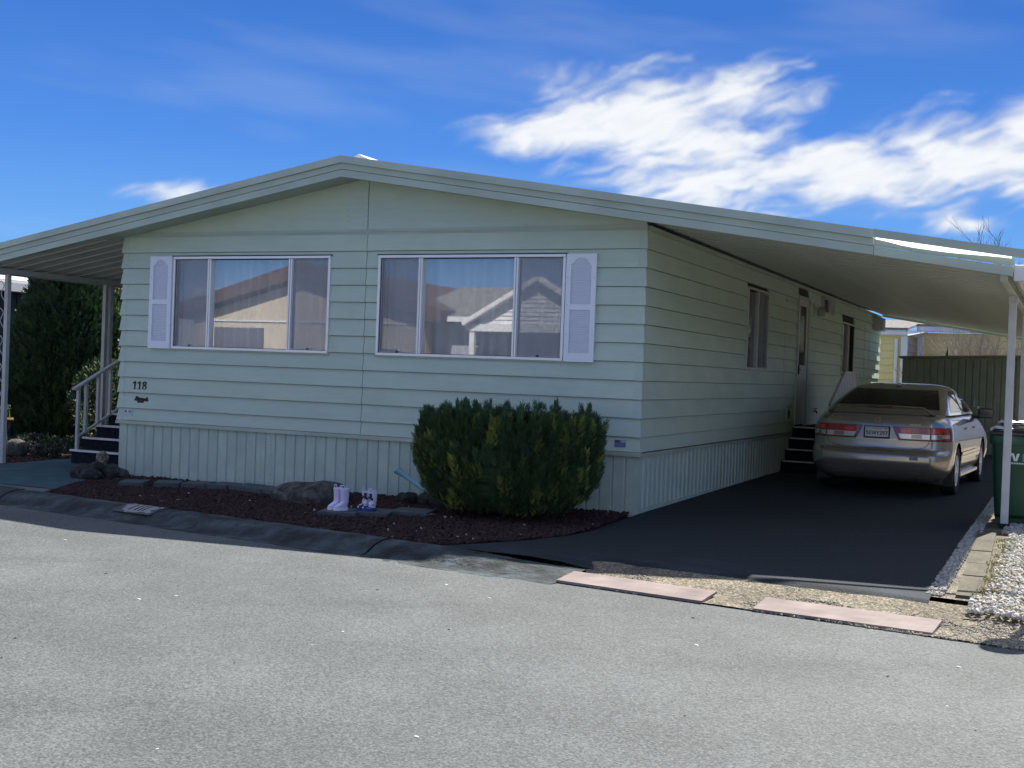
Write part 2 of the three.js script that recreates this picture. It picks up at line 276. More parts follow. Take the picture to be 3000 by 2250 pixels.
// rolled concrete curb, in cast lengths with open joints; dropped in front of the driveway
{
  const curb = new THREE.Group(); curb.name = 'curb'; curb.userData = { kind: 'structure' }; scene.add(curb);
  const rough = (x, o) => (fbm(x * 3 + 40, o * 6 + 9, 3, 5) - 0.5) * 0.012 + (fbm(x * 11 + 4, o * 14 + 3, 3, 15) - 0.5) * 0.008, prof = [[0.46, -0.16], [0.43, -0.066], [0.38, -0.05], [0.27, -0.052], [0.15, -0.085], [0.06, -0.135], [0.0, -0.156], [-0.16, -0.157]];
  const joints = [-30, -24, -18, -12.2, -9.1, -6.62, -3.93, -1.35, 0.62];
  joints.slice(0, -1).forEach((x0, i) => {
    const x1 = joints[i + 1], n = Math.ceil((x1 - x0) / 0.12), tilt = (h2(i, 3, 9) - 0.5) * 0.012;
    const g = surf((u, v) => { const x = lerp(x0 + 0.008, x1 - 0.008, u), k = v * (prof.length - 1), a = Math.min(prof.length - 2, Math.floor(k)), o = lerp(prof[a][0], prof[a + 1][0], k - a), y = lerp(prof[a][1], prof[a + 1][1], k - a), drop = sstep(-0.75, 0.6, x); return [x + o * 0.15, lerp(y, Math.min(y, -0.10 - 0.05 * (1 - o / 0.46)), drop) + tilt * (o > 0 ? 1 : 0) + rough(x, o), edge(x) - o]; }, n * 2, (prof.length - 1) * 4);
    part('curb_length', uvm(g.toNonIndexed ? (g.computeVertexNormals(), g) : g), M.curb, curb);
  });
  // white painted panel with the lot number sprayed over it
  const P = (u, v) => { const x = lerp(-4.78, -4.22, u), o = lerp(0.10, 0.37, v), y = o > 0.27 ? -0.051 : lerp(-0.105, -0.052, (o - 0.10) / 0.17); return [x + o * 0.15, y + rough(x, o) + 0.006, edge(x) - o]; };
  const worn = tex(256, 128, (u, v) => { const n = fbm(u * 6, v * 4, 5, 91, 0), e = Math.min(u, 1 - u, v, 1 - v), k = n + clamp(e * 4) * 0.5, s = (u + v * 0.0) * 1; const bars = [0.3, 0.45, 0.56, 0.66].some((b) => Math.abs(s - b) < 0.022) && v > 0.25 && v < 0.8; return bars ? [0.12, 0.12, 0.13] : k > 0.72 ? [0.66, 0.66, 0.66] : [0.36, 0.37, 0.36]; });
  const pm = mat([0.7, 0.7, 0.72], { tx: worn, roughness: 0.9 });
  part('painted_panel', surf(P, 8, 4), pm, curb, 'worn white paint with sprayed dark bars');
}

// planting bed, walk, driveway
const bedRight = table([[-0.2, 0.02], [0, -0.06], [1.4, 0.02], [1.8, -0.05], [2.3, -0.28], [2.75, -0.6], [3.1, -0.85]]);
const bedLeft = table([[0, -7.24], [0.4, -7.12], [1.3, -6.72], [2.1, -6.32], [2.4, -6.2]]);
const bedBack = 0.03, bedFront = (x) => edge(x) - 0.455;
struct('planting_bed', strip(Array.from({ length: 13 }, (_, i) => { const z = lerp(bedBack, 2.62, i / 12); return [bedLeft(z), Math.min(z, bedFront(bedLeft(z)))]; }), Array.from({ length: 13 }, (_, i) => { const z = lerp(bedBack, 3.0, i / 12); return [bedRight(z), z]; }), 40, (x, z) => yardH(x, z) - 0.012), M.bed);
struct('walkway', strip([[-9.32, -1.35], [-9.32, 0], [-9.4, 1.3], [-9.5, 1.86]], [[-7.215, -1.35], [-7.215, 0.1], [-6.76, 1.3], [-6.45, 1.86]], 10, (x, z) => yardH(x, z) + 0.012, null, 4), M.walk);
struct('walkway_apron', strip([[-9.6, 1.875], [-9.7, 2.15]], [[-6.44, 1.875], [-6.3, 2.2]], 6, (x, z) => yardH(x, z) + 0.008), M.concrete);
const driveL = [[0.02, -17.2], [0.02, -6], [0.02, 0], [0.04, 1.4], [-0.03, 1.8], [-0.26, 2.3], [-0.58, 2.75], [-0.8, 3.02]], driveR = [[3.33, -17.2], [3.33, -6], [3.33, 0], [3.33, 1.4], [3.33, 1.8], [3.34, 2.3], [3.34, 2.75], [3.34, 3.26]];
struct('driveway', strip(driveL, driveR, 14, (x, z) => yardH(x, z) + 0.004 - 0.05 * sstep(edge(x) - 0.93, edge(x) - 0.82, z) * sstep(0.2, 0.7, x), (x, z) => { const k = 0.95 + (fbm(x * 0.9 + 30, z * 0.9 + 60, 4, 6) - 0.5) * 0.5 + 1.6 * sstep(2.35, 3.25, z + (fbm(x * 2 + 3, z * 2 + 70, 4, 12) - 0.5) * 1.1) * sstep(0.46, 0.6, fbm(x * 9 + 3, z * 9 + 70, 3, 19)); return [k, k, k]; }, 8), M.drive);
struct('gutter_apron', strip(span(-0.75, 7, 40, (x) => edge(x) - 0.95), span(-0.75, 7, 40, (x) => edge(x) - 0.01), 10, (x, z, t) => lerp(-0.080, -0.152, t) - 0.010 * Math.sin(t * 3.14) + (fbm(x * 4 + 8, z * 4 + 9, 3, 7) - 0.5) * 0.016 - 0.05 * (1 - sstep(0.15, 0.75, x))), M.aggregate);
struct('side_gravel_base', strip([[3.34, -18], [3.34, 3.02]], [[8, -18], [8, 3.7]], 6, (x, z) => yardH(x, z) - 0.004, null, 10), M.aggregate);

// ================================================================ THE HOME
const CO = 0.2032, Y0 = 0.62, WALLW = 7.206, WALLL = 17.3, RIDGE = -3.603, SR = 0.157, SL = 0.18;
const roofY = (x, y) => y - (x > RIDGE ? SR * (x - RIDGE) : SL * (RIDGE - x));
const home = thing('mobile_home', 'sage green double-wide mobile home with lap siding and white shuttered windows', 'house');
const sideTurn = (g) => g.rotateY(Math.PI / 2);                       // from front-wall axes (along, up, out) to the right side wall
const same = (g) => g;
function lapBoard(u0, u1, y0, y1, m0 = 0, m1 = 0) {   // one lapped board; m0, m1: its end runs on round a corner
  const ob = 0.027, ot = 0.005, bk = -0.012, e = (m, o) => m * o; y0 += 0.007;  // bottom lifted so the dark core of the home stands in for lap shadow
  return hex([u0 - e(m0, ob), y0, ob], [u1 + e(m1, ob), y0, ob], [u1 + e(m1, ot), y1 + 0.002, ot], [u0 - e(m0, ot), y1 + 0.002, ot], [u0 - e(m0, ob), y0, bk], [u1 + e(m1, ob), y0, bk], [u1 + e(m1, ot), y1 + 0.002, bk], [u0 - e(m0, ot), y1 + 0.002, bk]);
}
const sidingMats = [M.siding, M.sidingB, M.sidingC];
const WIN = [[-6.372, -3.98], [-3.312, -0.912]], WY0 = 1.622, WY1 = 2.808;
// front boards, broken at the joint between the two halves and round the windows
for (let j = 0; j < 12; j++) {
  const y0 = Y0 + CO * j + (j === 0 ? 0.042 : 0), y1 = Y0 + CO * (j + 1);
  const low = y0 < WY1 && y1 > WY0 + 0.02, partTop = y1 > WY1 && y0 < WY1;
  const seam = [[-3.486, -3.478]];
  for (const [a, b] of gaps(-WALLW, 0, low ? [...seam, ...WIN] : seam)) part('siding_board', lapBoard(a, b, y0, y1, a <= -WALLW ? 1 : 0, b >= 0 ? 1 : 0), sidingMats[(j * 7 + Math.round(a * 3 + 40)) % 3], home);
  if (partTop) for (const [a, b] of WIN) part('siding_board', hex([a, WY1 + 0.012, 0.010], [b, WY1 + 0.012, 0.010], [b, y1 + 0.002, 0.006], [a, y1 + 0.002, 0.006], [a, WY1 + 0.012, -0.012], [b, WY1 + 0.012, -0.012], [b, y1, -0.012], [a, y1, -0.012]), M.siding, home);
  // folded metal corner caps
  for (const s of [-1, 1]) { const c = s < 0 ? -WALLW : 0, w = -s * 0.075, q = (o) => s * (o + 0.003); part('corner_cap', s > 0 ? hex([c + w, y0 + 0.005, 0.0295], [c + q(0.027), y0 + 0.005, 0.0295], [c + q(0.006), y1, 0.0085], [c + w, y1, 0.0085], [c + w, y0 + 0.005, 0.0], [c + q(0.027), y0 + 0.005, -0.06], [c + q(0.006), y1, -0.06], [c + w, y1, 0.0]) : hex([c + q(0.027), y0 + 0.005, 0.0295], [c + w, y0 + 0.005, 0.0295], [c + w, y1, 0.0085], [c + q(0.006), y1, 0.0085], [c + q(0.027), y0 + 0.005, -0.06], [c + w, y0 + 0.005, 0], [c + w, y1, 0], [c + q(0.006), y1, -0.06]), M.sidingB, home); }
}
// side wall boards: u runs back from the front corner
const SW = [[4.47, 5.74, 1.64, 2.81], [12.12, 13.55, 1.70, 2.715]], DOOR = [7.90, 8.77, 0.78, 2.93], CLOSET = [[6.97, 6.985, 0.80, 2.765], [7.775, 7.79, 0.80, 2.765]], PANEL = [[14.95, 14.975, 0.7, 2.69], [15.63, 15.655, 0.7, 2.69]];
for (let j = 0; j < 12; j++) {
  const y0 = Y0 + CO * j + (j === 0 ? 0.042 : 0), y1 = Y0 + CO * (j + 1), cut = [];
  for (const [a, b, p, q] of [...SW, DOOR, ...CLOSET, ...PANEL]) if (y0 + 0.03 < q && y1 - 0.03 > p) cut.push([a, b]);
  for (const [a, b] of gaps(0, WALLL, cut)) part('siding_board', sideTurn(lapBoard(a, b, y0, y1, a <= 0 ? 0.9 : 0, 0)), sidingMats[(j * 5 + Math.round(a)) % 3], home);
}
// wall cores with the window openings, left and back walls, floor
const rect = (a, b, c, d) => [[a, c], [b, c], [b, d], [a, d]];
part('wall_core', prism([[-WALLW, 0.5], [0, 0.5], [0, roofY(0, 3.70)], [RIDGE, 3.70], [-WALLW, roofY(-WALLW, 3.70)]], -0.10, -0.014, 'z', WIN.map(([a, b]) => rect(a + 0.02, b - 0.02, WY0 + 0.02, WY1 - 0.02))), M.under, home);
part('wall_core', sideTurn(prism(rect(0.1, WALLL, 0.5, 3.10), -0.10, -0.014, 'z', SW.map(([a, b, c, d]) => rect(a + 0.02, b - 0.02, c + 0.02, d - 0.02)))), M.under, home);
part('wall_core', box(-WALLW, -WALLW + 0.1, 0.5, 3.05, -WALLL, -0.1), M.siding, home);
part('wall_core', box(-WALLW + 0.1, -0.1, 0.5, 3.1, -WALLL, -WALLL + 0.1), M.siding, home);
for (let j = 0; j < 12; j++) part('siding_board', lapBoard(0, WALLL - 0.0, Y0 + CO * j, Y0 + CO * (j + 1)).rotateY(-Math.PI / 2).translate(-WALLW, 0, -WALLL), sidingMats[j % 3], home);
part('room_lining', [box(-WALLW + 0.12, -0.12, 0.66, 0.7, -WALLL + 0.2, -0.12), box(-WALLW + 0.12, -0.12, 2.98, 3.0, -WALLL + 0.2, -0.12), box(-WALLW + 0.12, -0.12, 0.7, 2.98, -4.3, -4.25), box(-3.66, -3.6, 0.7, 2.98, -4.2, -0.12)], M.room, home);
// belt trim over the skirting and trim under the gable
part('belt_trim', [box(-WALLW - 0.036, 0.036, Y0, Y0 + 0.036, -0.02, 0.036), box(-WALLW - 0.03, 0.03, Y0 + 0.036, Y0 + 0.043, -0.02, 0.028)], M.fascia, home);
part('belt_trim', sideTurn(box(0.02, WALLL, Y0, Y0 + 0.036, -0.02, 0.036)), M.fascia, home);
const TY = Y0 + 12 * CO;
part('gable_trim', [box(-WALLW, 0.012, TY + 0.002, TY + 0.030, -0.012, 0.012), box(-WALLW, 0.012, TY + 0.030, TY + 0.062, -0.012, 0.022)], M.fascia, home);
part('eave_trim', sideTurn(box(0.04, WALLL, TY + 0.002, TY + 0.055, -0.012, 0.03)), M.fascia, home);
// gable panels: left, the narrow cover strip with its nail heads, right
const GB = TY + 0.062, gTop = (x) => roofY(x, 3.74);
const gable = (a, b, z) => { const p = [[a, GB], [b, GB], [b, Math.max(GB + 0.01, gTop(b))]]; if (a < RIDGE && b > RIDGE) p.push([RIDGE, gTop(RIDGE)]); p.push([a, Math.max(GB + 0.01, gTop(a))]); return prism(p, -0.012, z); };
part('gable_panel', gable(-WALLW, -3.784, 0.006), M.sidingC, home); part('gable_strip', gable(-3.782, -3.492, 0.012), M.siding, home); part('gable_panel', gable(-3.484, 0.0, 0.007), M.sidingB, home);
{ const nails = []; for (let k = 0; k < 9; k++) for (const x of [-3.768, -3.505]) nails.push(new THREE.SphereGeometry(0.007, 6, 4).translate(x + (h2(k, 1, 4) - 0.5) * 0.006, 3.15 + k * 0.066, 0.012)); part('nail_heads', nails, M.fascia, home); }

// skirting: upright ribbed metal pans
function skirtPan(u, w, yb, yt) { return hex([u + 0.010, yb, 0.004], [u + w - 0.010, yb, 0.004], [u + w - 0.010, yt, 0.004], [u + 0.010, yt, 0.004], [u, yb, -0.010], [u + w, yb, -0.010], [u + w, yt, -0.010], [u, yt, -0.010]); }
{
  const pitch = 0.1472, n = 49;
  for (let k = 0; k < n; k++) { const u = -WALLW + k * pitch; part('skirting_pan', skirtPan(u, pitch - 0.007, yardH(u, 0) - 0.06, Y0 - 0.002), (k * 7) % 5 < 2 ? M.skirtB : M.skirt, home); }
  for (let k = 0; k < 104; k++) { const u = 0.02 + k * 0.1662; part('skirting_pan', sideTurn(hex([u + 0.012, 0, 0.006], [u + 0.085, 0, 0.006], [u + 0.085, Y0 - 0.002, 0.006], [u + 0.012, Y0 - 0.002, 0.006], [u, 0, -0.012], [u + 0.1, 0, -0.012], [u + 0.1, Y0 - 0.002, -0.012], [u, Y0 - 0.002, -0.012]).translate(0, 0, 0)), k % 3 ? M.skirt : M.skirtB, home); }
  part('skirting_back', [box(-WALLW, 0, -0.16, Y0, -0.05, -0.0105), sideTurn(box(0.01, WALLL, -0.05, Y0, -0.05, -0.009))], M.skirtB, home);
  part('skirting_corner', [box(-0.03, 0.010, -0.04, Y0 - 0.002, -0.03, 0.0075)], M.skirt, home);
  // ground channel along the driveway side
  part('skirting_channel', sideTurn(box(0.0, WALLL, -0.02, 0.055, -0.0, 0.016)), M.skirt, home);
  // three rows of pressed louvre vents
  for (const x of [-5.09, -4.935, -4.775]) { const list = []; for (let k = 0; k < 13; k++) for (const s of [-1, 1]) list.push(hex([x + s * 0.012 - 0.008, 0.0 + k * 0.046, 0.012], [x + s * 0.012 + 0.008, 0.0 + k * 0.046, 0.012], [x + s * 0.012 + 0.008, 0.028 + k * 0.046, 0.0045], [x + s * 0.012 - 0.008, 0.028 + k * 0.046, 0.0045], [x + s * 0.012 - 0.008, 0.002 + k * 0.046, 0.001], [x + s * 0.012 + 0.008, 0.002 + k * 0.046, 0.001], [x + s * 0.012 + 0.008, 0.028 + k * 0.046, 0.001], [x + s * 0.012 - 0.008, 0.028 + k * 0.046, 0.001])); part('louvre_vent', list, M.skirt, home); }
}

// windows: aluminium frame, two mullions, three panes, insect screens on the outer two, sheer curtains behind
function curtain(u0, u1, y0, y1, o, seed) { return surf((u, v) => { const x = lerp(u0, u1, u); return [x, lerp(y0, y1, v), o + 0.028 * Math.sin(x * 38 + 3 * Math.sin(x * 5 + seed) + (1 - v) * 0.6 * Math.sin(x * 9)) + 0.02 * Math.sin(x * 13 + seed)]; }, 220, 4); }
function windowUnit(turn, u0, u1, y0, y1, mull, screens, opts = {}) {
  const w = new THREE.Group(); w.name = 'window'; home.add(w);
  const f = 0.034, out = 0.038, bk = -0.08, list = [rbox(u0, u1, y1 - f, y1, bk, out, 0.006), rbox(u0, u1, y0, y0 + f, bk, out, 0.006), rbox(u0, u0 + f, y0 + f, y1 - f, bk, out - 0.003, 0.006), rbox(u1 - f, u1, y0 + f, y1 - f, bk, out - 0.003, 0.006)];
  part('frame', list.map(turn), opts.frame ?? M.alu, w);
  part('gasket', [box(u0 + f, u1 - f, y1 - f - 0.006, y1 - f, bk, 0.014), box(u0 + f, u1 - f, y0 + f, y0 + f + 0.006, bk, 0.014), box(u0 + f, u0 + f + 0.008, y0 + f, y1 - f, bk, 0.0155), box(u1 - f - 0.008, u1 - f, y0 + f, y1 - f, bk, 0.0155)].map(turn), M.gasket, w);
  for (const m of mull) part('mullion', [rbox(m - 0.026, m - 0.002, y0 + f, y1 - f, bk, out - 0.006, 0.006), rbox(m + 0.002, m + 0.026, y0 + f, y1 - f, bk, out - 0.010, 0.006), box(m - 0.003, m + 0.003, y0 + f, y1 - f, bk, 0.008)].map(turn), opts.frame ?? M.alu, w);
  const xs = [u0 + f, ...mull, u1 - f];
  for (let k = 0; k < xs.length - 1; k++) {
    const a = xs[k] + (k ? 0.026 : 0), b = xs[k + 1] - (k < xs.length - 2 ? 0.026 : 0);
    part('pane', turn(box(a, b, y0 + f, y1 - f, -0.020, -0.0199)), opts.glass ?? M.glass, w);
    if (screens.includes(k)) { part('insect_screen', turn(box(a + 0.012, b - 0.012, y0 + f + 0.012, y1 - f - 0.012, 0.006, 0.0061)), M.screen, w); part('screen_frame', [box(a, b, y1 - f - 0.012, y1 - f, 0.0, 0.011), box(a, b, y0 + f, y0 + f + 0.012, 0.0, 0.011), box(a, a + 0.012, y0 + f + 0.012, y1 - f - 0.012, 0.0, 0.011), box(b - 0.012, b, y0 + f + 0.012, y1 - f - 0.012, 0.0, 0.011)].map(turn), M.post, w); if (!opts.plain) part('screen_tab', turn(rbox((a + b) / 2 - 0.022, (a + b) / 2 + 0.008, y0 + f + 0.006, y0 + f + 0.026, 0.008, 0.02, 0.005)), M.black, w); }
  }
  part('drip_cap', turn(box(u0 - 0.015, u1 + 0.015, y1, y1 + 0.012, -0.01, 0.034)), M.gasket, w);
  part('sill_trim', turn(box(u0 - 0.008, u1 + 0.012, y0 - 0.014, y0, -0.01, 0.026)), M.fascia, w);
  return w;
}
{
  const a = windowUnit(same, ...WIN[0], WY0, WY1, [-5.795, -4.563], [0, 2]); part('curtain', curtain(-6.32, -4.03, WY0 + 0.0, WY1, -0.17, 1.3), M.curtain, a);
  const b = windowUnit(same, ...WIN[1], WY0, WY1, [-2.740, -1.514], [0, 2]); part('curtain', curtain(-3.27, -0.95, WY0 + 0.0, WY1, -0.17, 4.1), M.curtain, b);
  part('window_stay', [bar([-2.68, WY0 + 0.04, -0.06], [-2.70, WY0 + 0.34, -0.05], 0.03, 0.012), bar([-1.83, WY0 + 0.04, -0.06], [-1.835, WY0 + 0.15, -0.05], 0.03, 0.012)], M.white, b);
  windowUnit(sideTurn, SW[0][0], SW[0][1], SW[0][2], SW[0][3], [5.10], [1], { plain: true, frame: M.post, glass: M.glassSide });
  windowUnit(sideTurn, SW[1][0], SW[1][1], SW[1][2], SW[1][3], [12.85], [], { plain: true, frame: M.post, glass: M.glassSide });
}
// louvred shutters
function shutter(x0, y0) {
  const s = new THREE.Group(); s.name = 'shutter'; home.add(s);
  const W = 0.352, H = 1.188, low = rect(0.056, W - 0.056, 0.095, 0.570), arch = [];
  for (let k = 0; k <= 14; k++) { const a = Math.PI * k / 14; arch.push([W / 2 + 0.082 * Math.cos(a), 1.085 + 0.058 * Math.sin(a)]); }
  const up = [[0.056, 0.632], [W - 0.056, 0.632], [W - 0.056, 1.072], [W / 2 + 0.098, 1.079], ...arch, [W / 2 - 0.098, 1.079], [0.056, 1.072]];
  part('shutter_frame', prism(rect(0, W, 0, H), 0.026, 0.056, 'z', [low, up]).translate(x0, y0, 0), M.shutter, s);
  part('shutter_back', box(x0 + 0.004, x0 + W - 0.004, y0 + 0.004, y0 + H - 0.004, 0.020, 0.027), M.shutter, s);
  const p = 0.0238;
  const slat = (y, w) => hex([x0 + W / 2 - w, y, 0.0530], [x0 + W / 2 + w, y, 0.0530], [x0 + W / 2 + w, y + p - 0.005, 0.031], [x0 + W / 2 - w, y + p - 0.005, 0.031], [x0 + W / 2 - w, y + 0.004, 0.0275], [x0 + W / 2 + w, y + 0.004, 0.0275], [x0 + W / 2 + w, y + p - 0.005, 0.0275], [x0 + W / 2 - w, y + p - 0.005, 0.0275]);
  for (let y = 0.098; y < 0.555; y += p) part('louvre_slat', slat(y0 + y, W / 2 - 0.057), M.shutter, s);
  for (let y = 0.636; y < 1.13; y += p) { const w = y < 1.06 ? W / 2 - 0.057 : 0.085 * Math.sqrt(Math.max(0.05, 1 - ((y + p - 1.085) / 0.066) ** 2)); part('louvre_slat', slat(y0 + y, Math.min(w, W / 2 - 0.057)), M.shutter, s); }
  for (const [sx, sy] of [[0.022, 0.30], [W - 0.022, 0.30], [0.022, 0.62], [W - 0.022, 0.62], [0.022, 0.92], [W - 0.022, 0.92]]) part('screw', new THREE.CylinderGeometry(0.006, 0.006, 0.006, 8).rotateX(Math.PI / 2).translate(x0 + sx, y0 + sy, 0.057), M.post, s);
}
shutter(-6.728, 1.622); shutter(-0.894, 1.620);
// house number, maker's plate, stickers
'118'.split('').forEach((c, i) => { const g = text(c, 0.105, 0.012); part('house_number', g.translate([-6.985, -6.905, -6.823][i] - g.boundingBox.min.x, 1.078, 0.012), M.black, home); });
{
  const pl = part('maker_plate', prism([[0.0, 0.03], [0.025, 0.055], [0.03, 0.085], [0.06, 0.085], [0.08, 0.07], [0.2, 0.062], [0.215, 0.082], [0.23, 0.062], [0.243, 0.025], [0.17, 0.022], [0.165, 0.0], [0.06, 0.0], [0.055, 0.024]], 0.012, 0.02).translate(-6.958, 0.902, 0), M.black, home, 'small black cut-out script plate');
  part('plate_script', [tube([[-6.93, 0.955, 0.021], [-6.90, 0.975, 0.021], [-6.87, 0.945, 0.021], [-6.84, 0.962, 0.021], [-6.80, 0.94, 0.021], [-6.76, 0.955, 0.021], [-6.73, 0.945, 0.021]], 0.0035, 30, 5), box(-6.89, -6.80, 0.908, 0.918, 0.019, 0.0215)], M.rockDark, pl);
  const st = document.createElement('canvas'); st.width = 160; st.height = 110; const c = st.getContext('2d'); c.fillStyle = '#d6dae8'; c.fillRect(0, 0, 160, 110); c.fillStyle = '#c0c4da'; c.fillRect(10, 52, 140, 46); c.fillStyle = '#4a5560'; c.fillRect(14, 16, 52, 28); c.fillRect(92, 16, 52, 28); c.fillStyle = '#f4f6ff'; c.fillRect(70, 8, 18, 42);
  const t = new THREE.CanvasTexture(st); t.colorSpace = THREE.SRGBColorSpace; const g = new THREE.BoxGeometry(0.132, 0.078, 0.003); part('utility_sticker', g.translate(-7.048, 0.765, 0.0225), mat([0.9, 0.9, 0.9], { tx: t, roughness: 0.5 }), home);
  const s2 = document.createElement('canvas'); s2.width = 160; s2.height = 110; const d = s2.getContext('2d'); d.fillStyle = '#7f95c0'; d.fillRect(0, 0, 160, 110); d.fillStyle = '#5c5560'; d.fillRect(8, 8, 56, 26); d.fillStyle = '#e8e4ea'; d.fillRect(92, 6, 60, 30); d.fillStyle = '#90a6d2'; for (let k = 0; k < 4; k++) d.fillRect(12, 48 + k * 14, 130, 6);
  const t2 = new THREE.CanvasTexture(s2); t2.colorSpace = THREE.SRGBColorSpace; part('utility_sticker', new THREE.BoxGeometry(0.125, 0.078, 0.003).translate(-0.206, 0.752, 0.0225), mat([0.6, 0.6, 0.62], { tx: t2, roughness: 0.5 }), home, 'faded blue utility sticker');
  part('repair_patch', hex([-7.17, 1.845, 0.022], [-7.13, 1.84, 0.022], [-7.125, 1.925, 0.017], [-7.165, 1.93, 0.017], [-7.17, 1.845, 0.01], [-7.13, 1.84, 0.01], [-7.125, 1.925, 0.006], [-7.165, 1.93, 0.006]), M.fascia, home);
}
// side door, access hatch vent, air conditioners, lamp, tap
{
  const d = new THREE.Group(); d.name = 'door'; home.add(d); const [a, b, y0, y1] = DOOR;
  part('door_frame', [rbox(a - 0.03, a + 0.035, y0, y1, -0.02, 0.042), rbox(b - 0.035, b + 0.03, y0, y1, -0.02, 0.042), rbox(a + 0.035, b - 0.035, y1 - 0.05, y1, -0.02, 0.042)].map(sideTurn), M.fascia, d);
  part('door_leaf', sideTurn(prism(rect(a + 0.037, b - 0.037, y0, y1 - 0.052), -0.012, 0.022, 'z', [rect(8.06, 8.60, 1.78, 2.77)])), M.door, d);
  part('door_pane', sideTurn(box(8.06, 8.60, 1.78, 2.77, 0.0, 0.004)), mat([0.012, 0.016, 0.024], { roughness: 0.06 }), d);
  part('door_handle', [sideTurn(rbox(8.0, 8.03, 1.62, 1.78, 0.02, 0.05)), sideTurn(rbox(8.0, 8.1, 1.69, 1.71, 0.045, 0.06))], M.black, d);
  part('hatch_head', sideTurn(rbox(6.95, 7.80, 2.765, 2.80, -0.01, 0.03)), M.fascia, home);
  const v = part('hatch_vent', [rbox(7.26, 7.60, 1.09, 1.12, 0.0, 0.04), rbox(7.26, 7.60, 0.865, 0.895, 0.0, 0.04), rbox(7.26, 7.29, 0.895, 1.09, 0.0, 0.038), rbox(7.57, 7.60, 0.895, 1.09, 0.0, 0.038)].map(sideTurn), M.fascia, home);
  for (let k = 0; k < 6; k++) part('vent_slat', sideTurn(hex([7.29, 0.90 + k * 0.032, 0.030], [7.57, 0.90 + k * 0.032, 0.030], [7.57, 0.92 + k * 0.032, 0.012], [7.29, 0.92 + k * 0.032, 0.012], [7.29, 0.90 + k * 0.032, 0.01], [7.57, 0.90 + k * 0.032, 0.01], [7.57, 0.92 + k * 0.032, 0.01], [7.29, 0.92 + k * 0.032, 0.01])), M.rockDark, v);
  for (const [u0, u1, p0, p1, dep] of [[9.86, 10.95, 2.765, 3.035, 0.07], [16.05, 16.72, 2.73, 3.02, 0.2]]) {
    const ac = part('air_conditioner', [rbox(u0, u1, p1 - 0.02, p1, 0, dep, 0.008), rbox(u0, u1, p0, p0 + 0.02, 0, dep, 0.008), rbox(u0, u0 + 0.025, p0 + 0.02, p1 - 0.02, 0, dep, 0.006), rbox(u1 - 0.025, u1, p0 + 0.02, p1 - 0.02, 0, dep, 0.006), box(u0 + 0.02, u1 - 0.02, p0 + 0.02, p1 - 0.02, 0.0, dep - 0.055)].map(sideTurn), M.post, home); part('intake_panel', sideTurn(box(u0 + 0.026, u0 + (u1 - u0) * 0.48, p0 + 0.022, p1 - 0.022, dep - 0.054, dep - 0.03)), M.black, ac);
    part('grille_slats', Array.from({ length: 9 }, (_, k) => sideTurn(box(u0 + (u1 - u0) * 0.5, u1 - 0.025, p0 + 0.026 + k * 0.025, p0 + 0.040 + k * 0.025, dep - 0.03, dep - 0.012))), M.post, ac);
  }
  const l = part('porch_lamp', sideTurn(rbox(9.20, 9.29, 2.70, 2.86, 0.0, 0.03, 0.01)), M.post, home);
  part('lamp_arm', sideTurn(bar([9.245, 2.80, 0.02], [9.245, 2.80, 0.13], 0.025)), M.post, l);
  part('lamp_shade', sideTurn(new THREE.LatheGeometry([[0.0, 0.02], [0.03, 0.02], [0.075, -0.03], [0.07, -0.13], [0.05, -0.14]].map((p) => new THREE.Vector2(...p)), 14).translate(9.245, 2.80, 0.14)), mat([0.6, 0.62, 0.6], { physical: true, transmission: 0.6, roughness: 0.15, thickness: 0 }), l);
  part('garden_tap', [sideTurn(tube([[9.5, 0.98, 0.02], [9.5, 0.985, 0.06], [9.5, 0.95, 0.09]], 0.014, 10, 6)), sideTurn(new THREE.CylinderGeometry(0.035, 0.035, 0.012, 10).translate(9.5, 1.03, 0.05)), sideTurn(rod([9.5, 0.985, 0.05], [9.5, 1.03, 0.05], 0.008))], M.rockDark, home);
  part('hatch_head', sideTurn(rbox(14.93, 15.68, 2.69, 2.72, -0.01, 0.03)), M.fascia, home);
}

// roof: two slopes, fascia in two bands running from the porch side to the carport, soffit, roof vent
const XL = -9.72, XJ = 2.435, XR = 3.72;
const fasciaBand = (x0, x1, yT, yB, zf, zb, dz = 0) => { const x = x0 < RIDGE && x1 > RIDGE ? [x0, RIDGE, x1] : [x0, x1], list = []; for (let k = 0; k < x.length - 1; k++) { const [a, b] = [x[k], x[k + 1]]; list.push(hex([a, roofY(a, yB), zf - dz], [b, roofY(b, yB), zf - dz], [b, roofY(b, yT), zf], [a, roofY(a, yT), zf], [a, roofY(a, yB), zb], [b, roofY(b, yB), zb], [b, roofY(b, yT), zb], [a, roofY(a, yT), zb])); } return list; };
part('roof_deck', [prism([[RIDGE, 3.905], [-7.6, roofY(-7.6, 3.905)], [-7.6, roofY(-7.6, 3.78)], [RIDGE, 3.78]], -17.75, 0.36), prism([[RIDGE, 3.905], [RIDGE, 3.78], [0.25, roofY(0.25, 3.78)], [0.25, roofY(0.25, 3.905)]], -17.75, 0.36)], M.white, home);
part('soffit', [prism([[RIDGE, 3.778], [-7.4, roofY(-7.4, 3.778)], [-7.4, roofY(-7.4, 3.71)], [RIDGE, 3.71]], 0.012, 0.358), prism([[RIDGE, 3.778], [RIDGE, 3.71], [0.2, roofY(0.2, 3.71)], [0.2, roofY(0.2, 3.778)]], 0.012, 0.358)], M.fascia, home);
part('roof_edge_trim', fasciaBand(XL, XJ, 3.925, 3.842, 0.480, 0.362), M.fascia, home);
part('roof_edge_trim', fasciaBand(XJ + 0.004, 4.6, 3.925, 3.845, 0.520, 0.511), M.fascia, home);
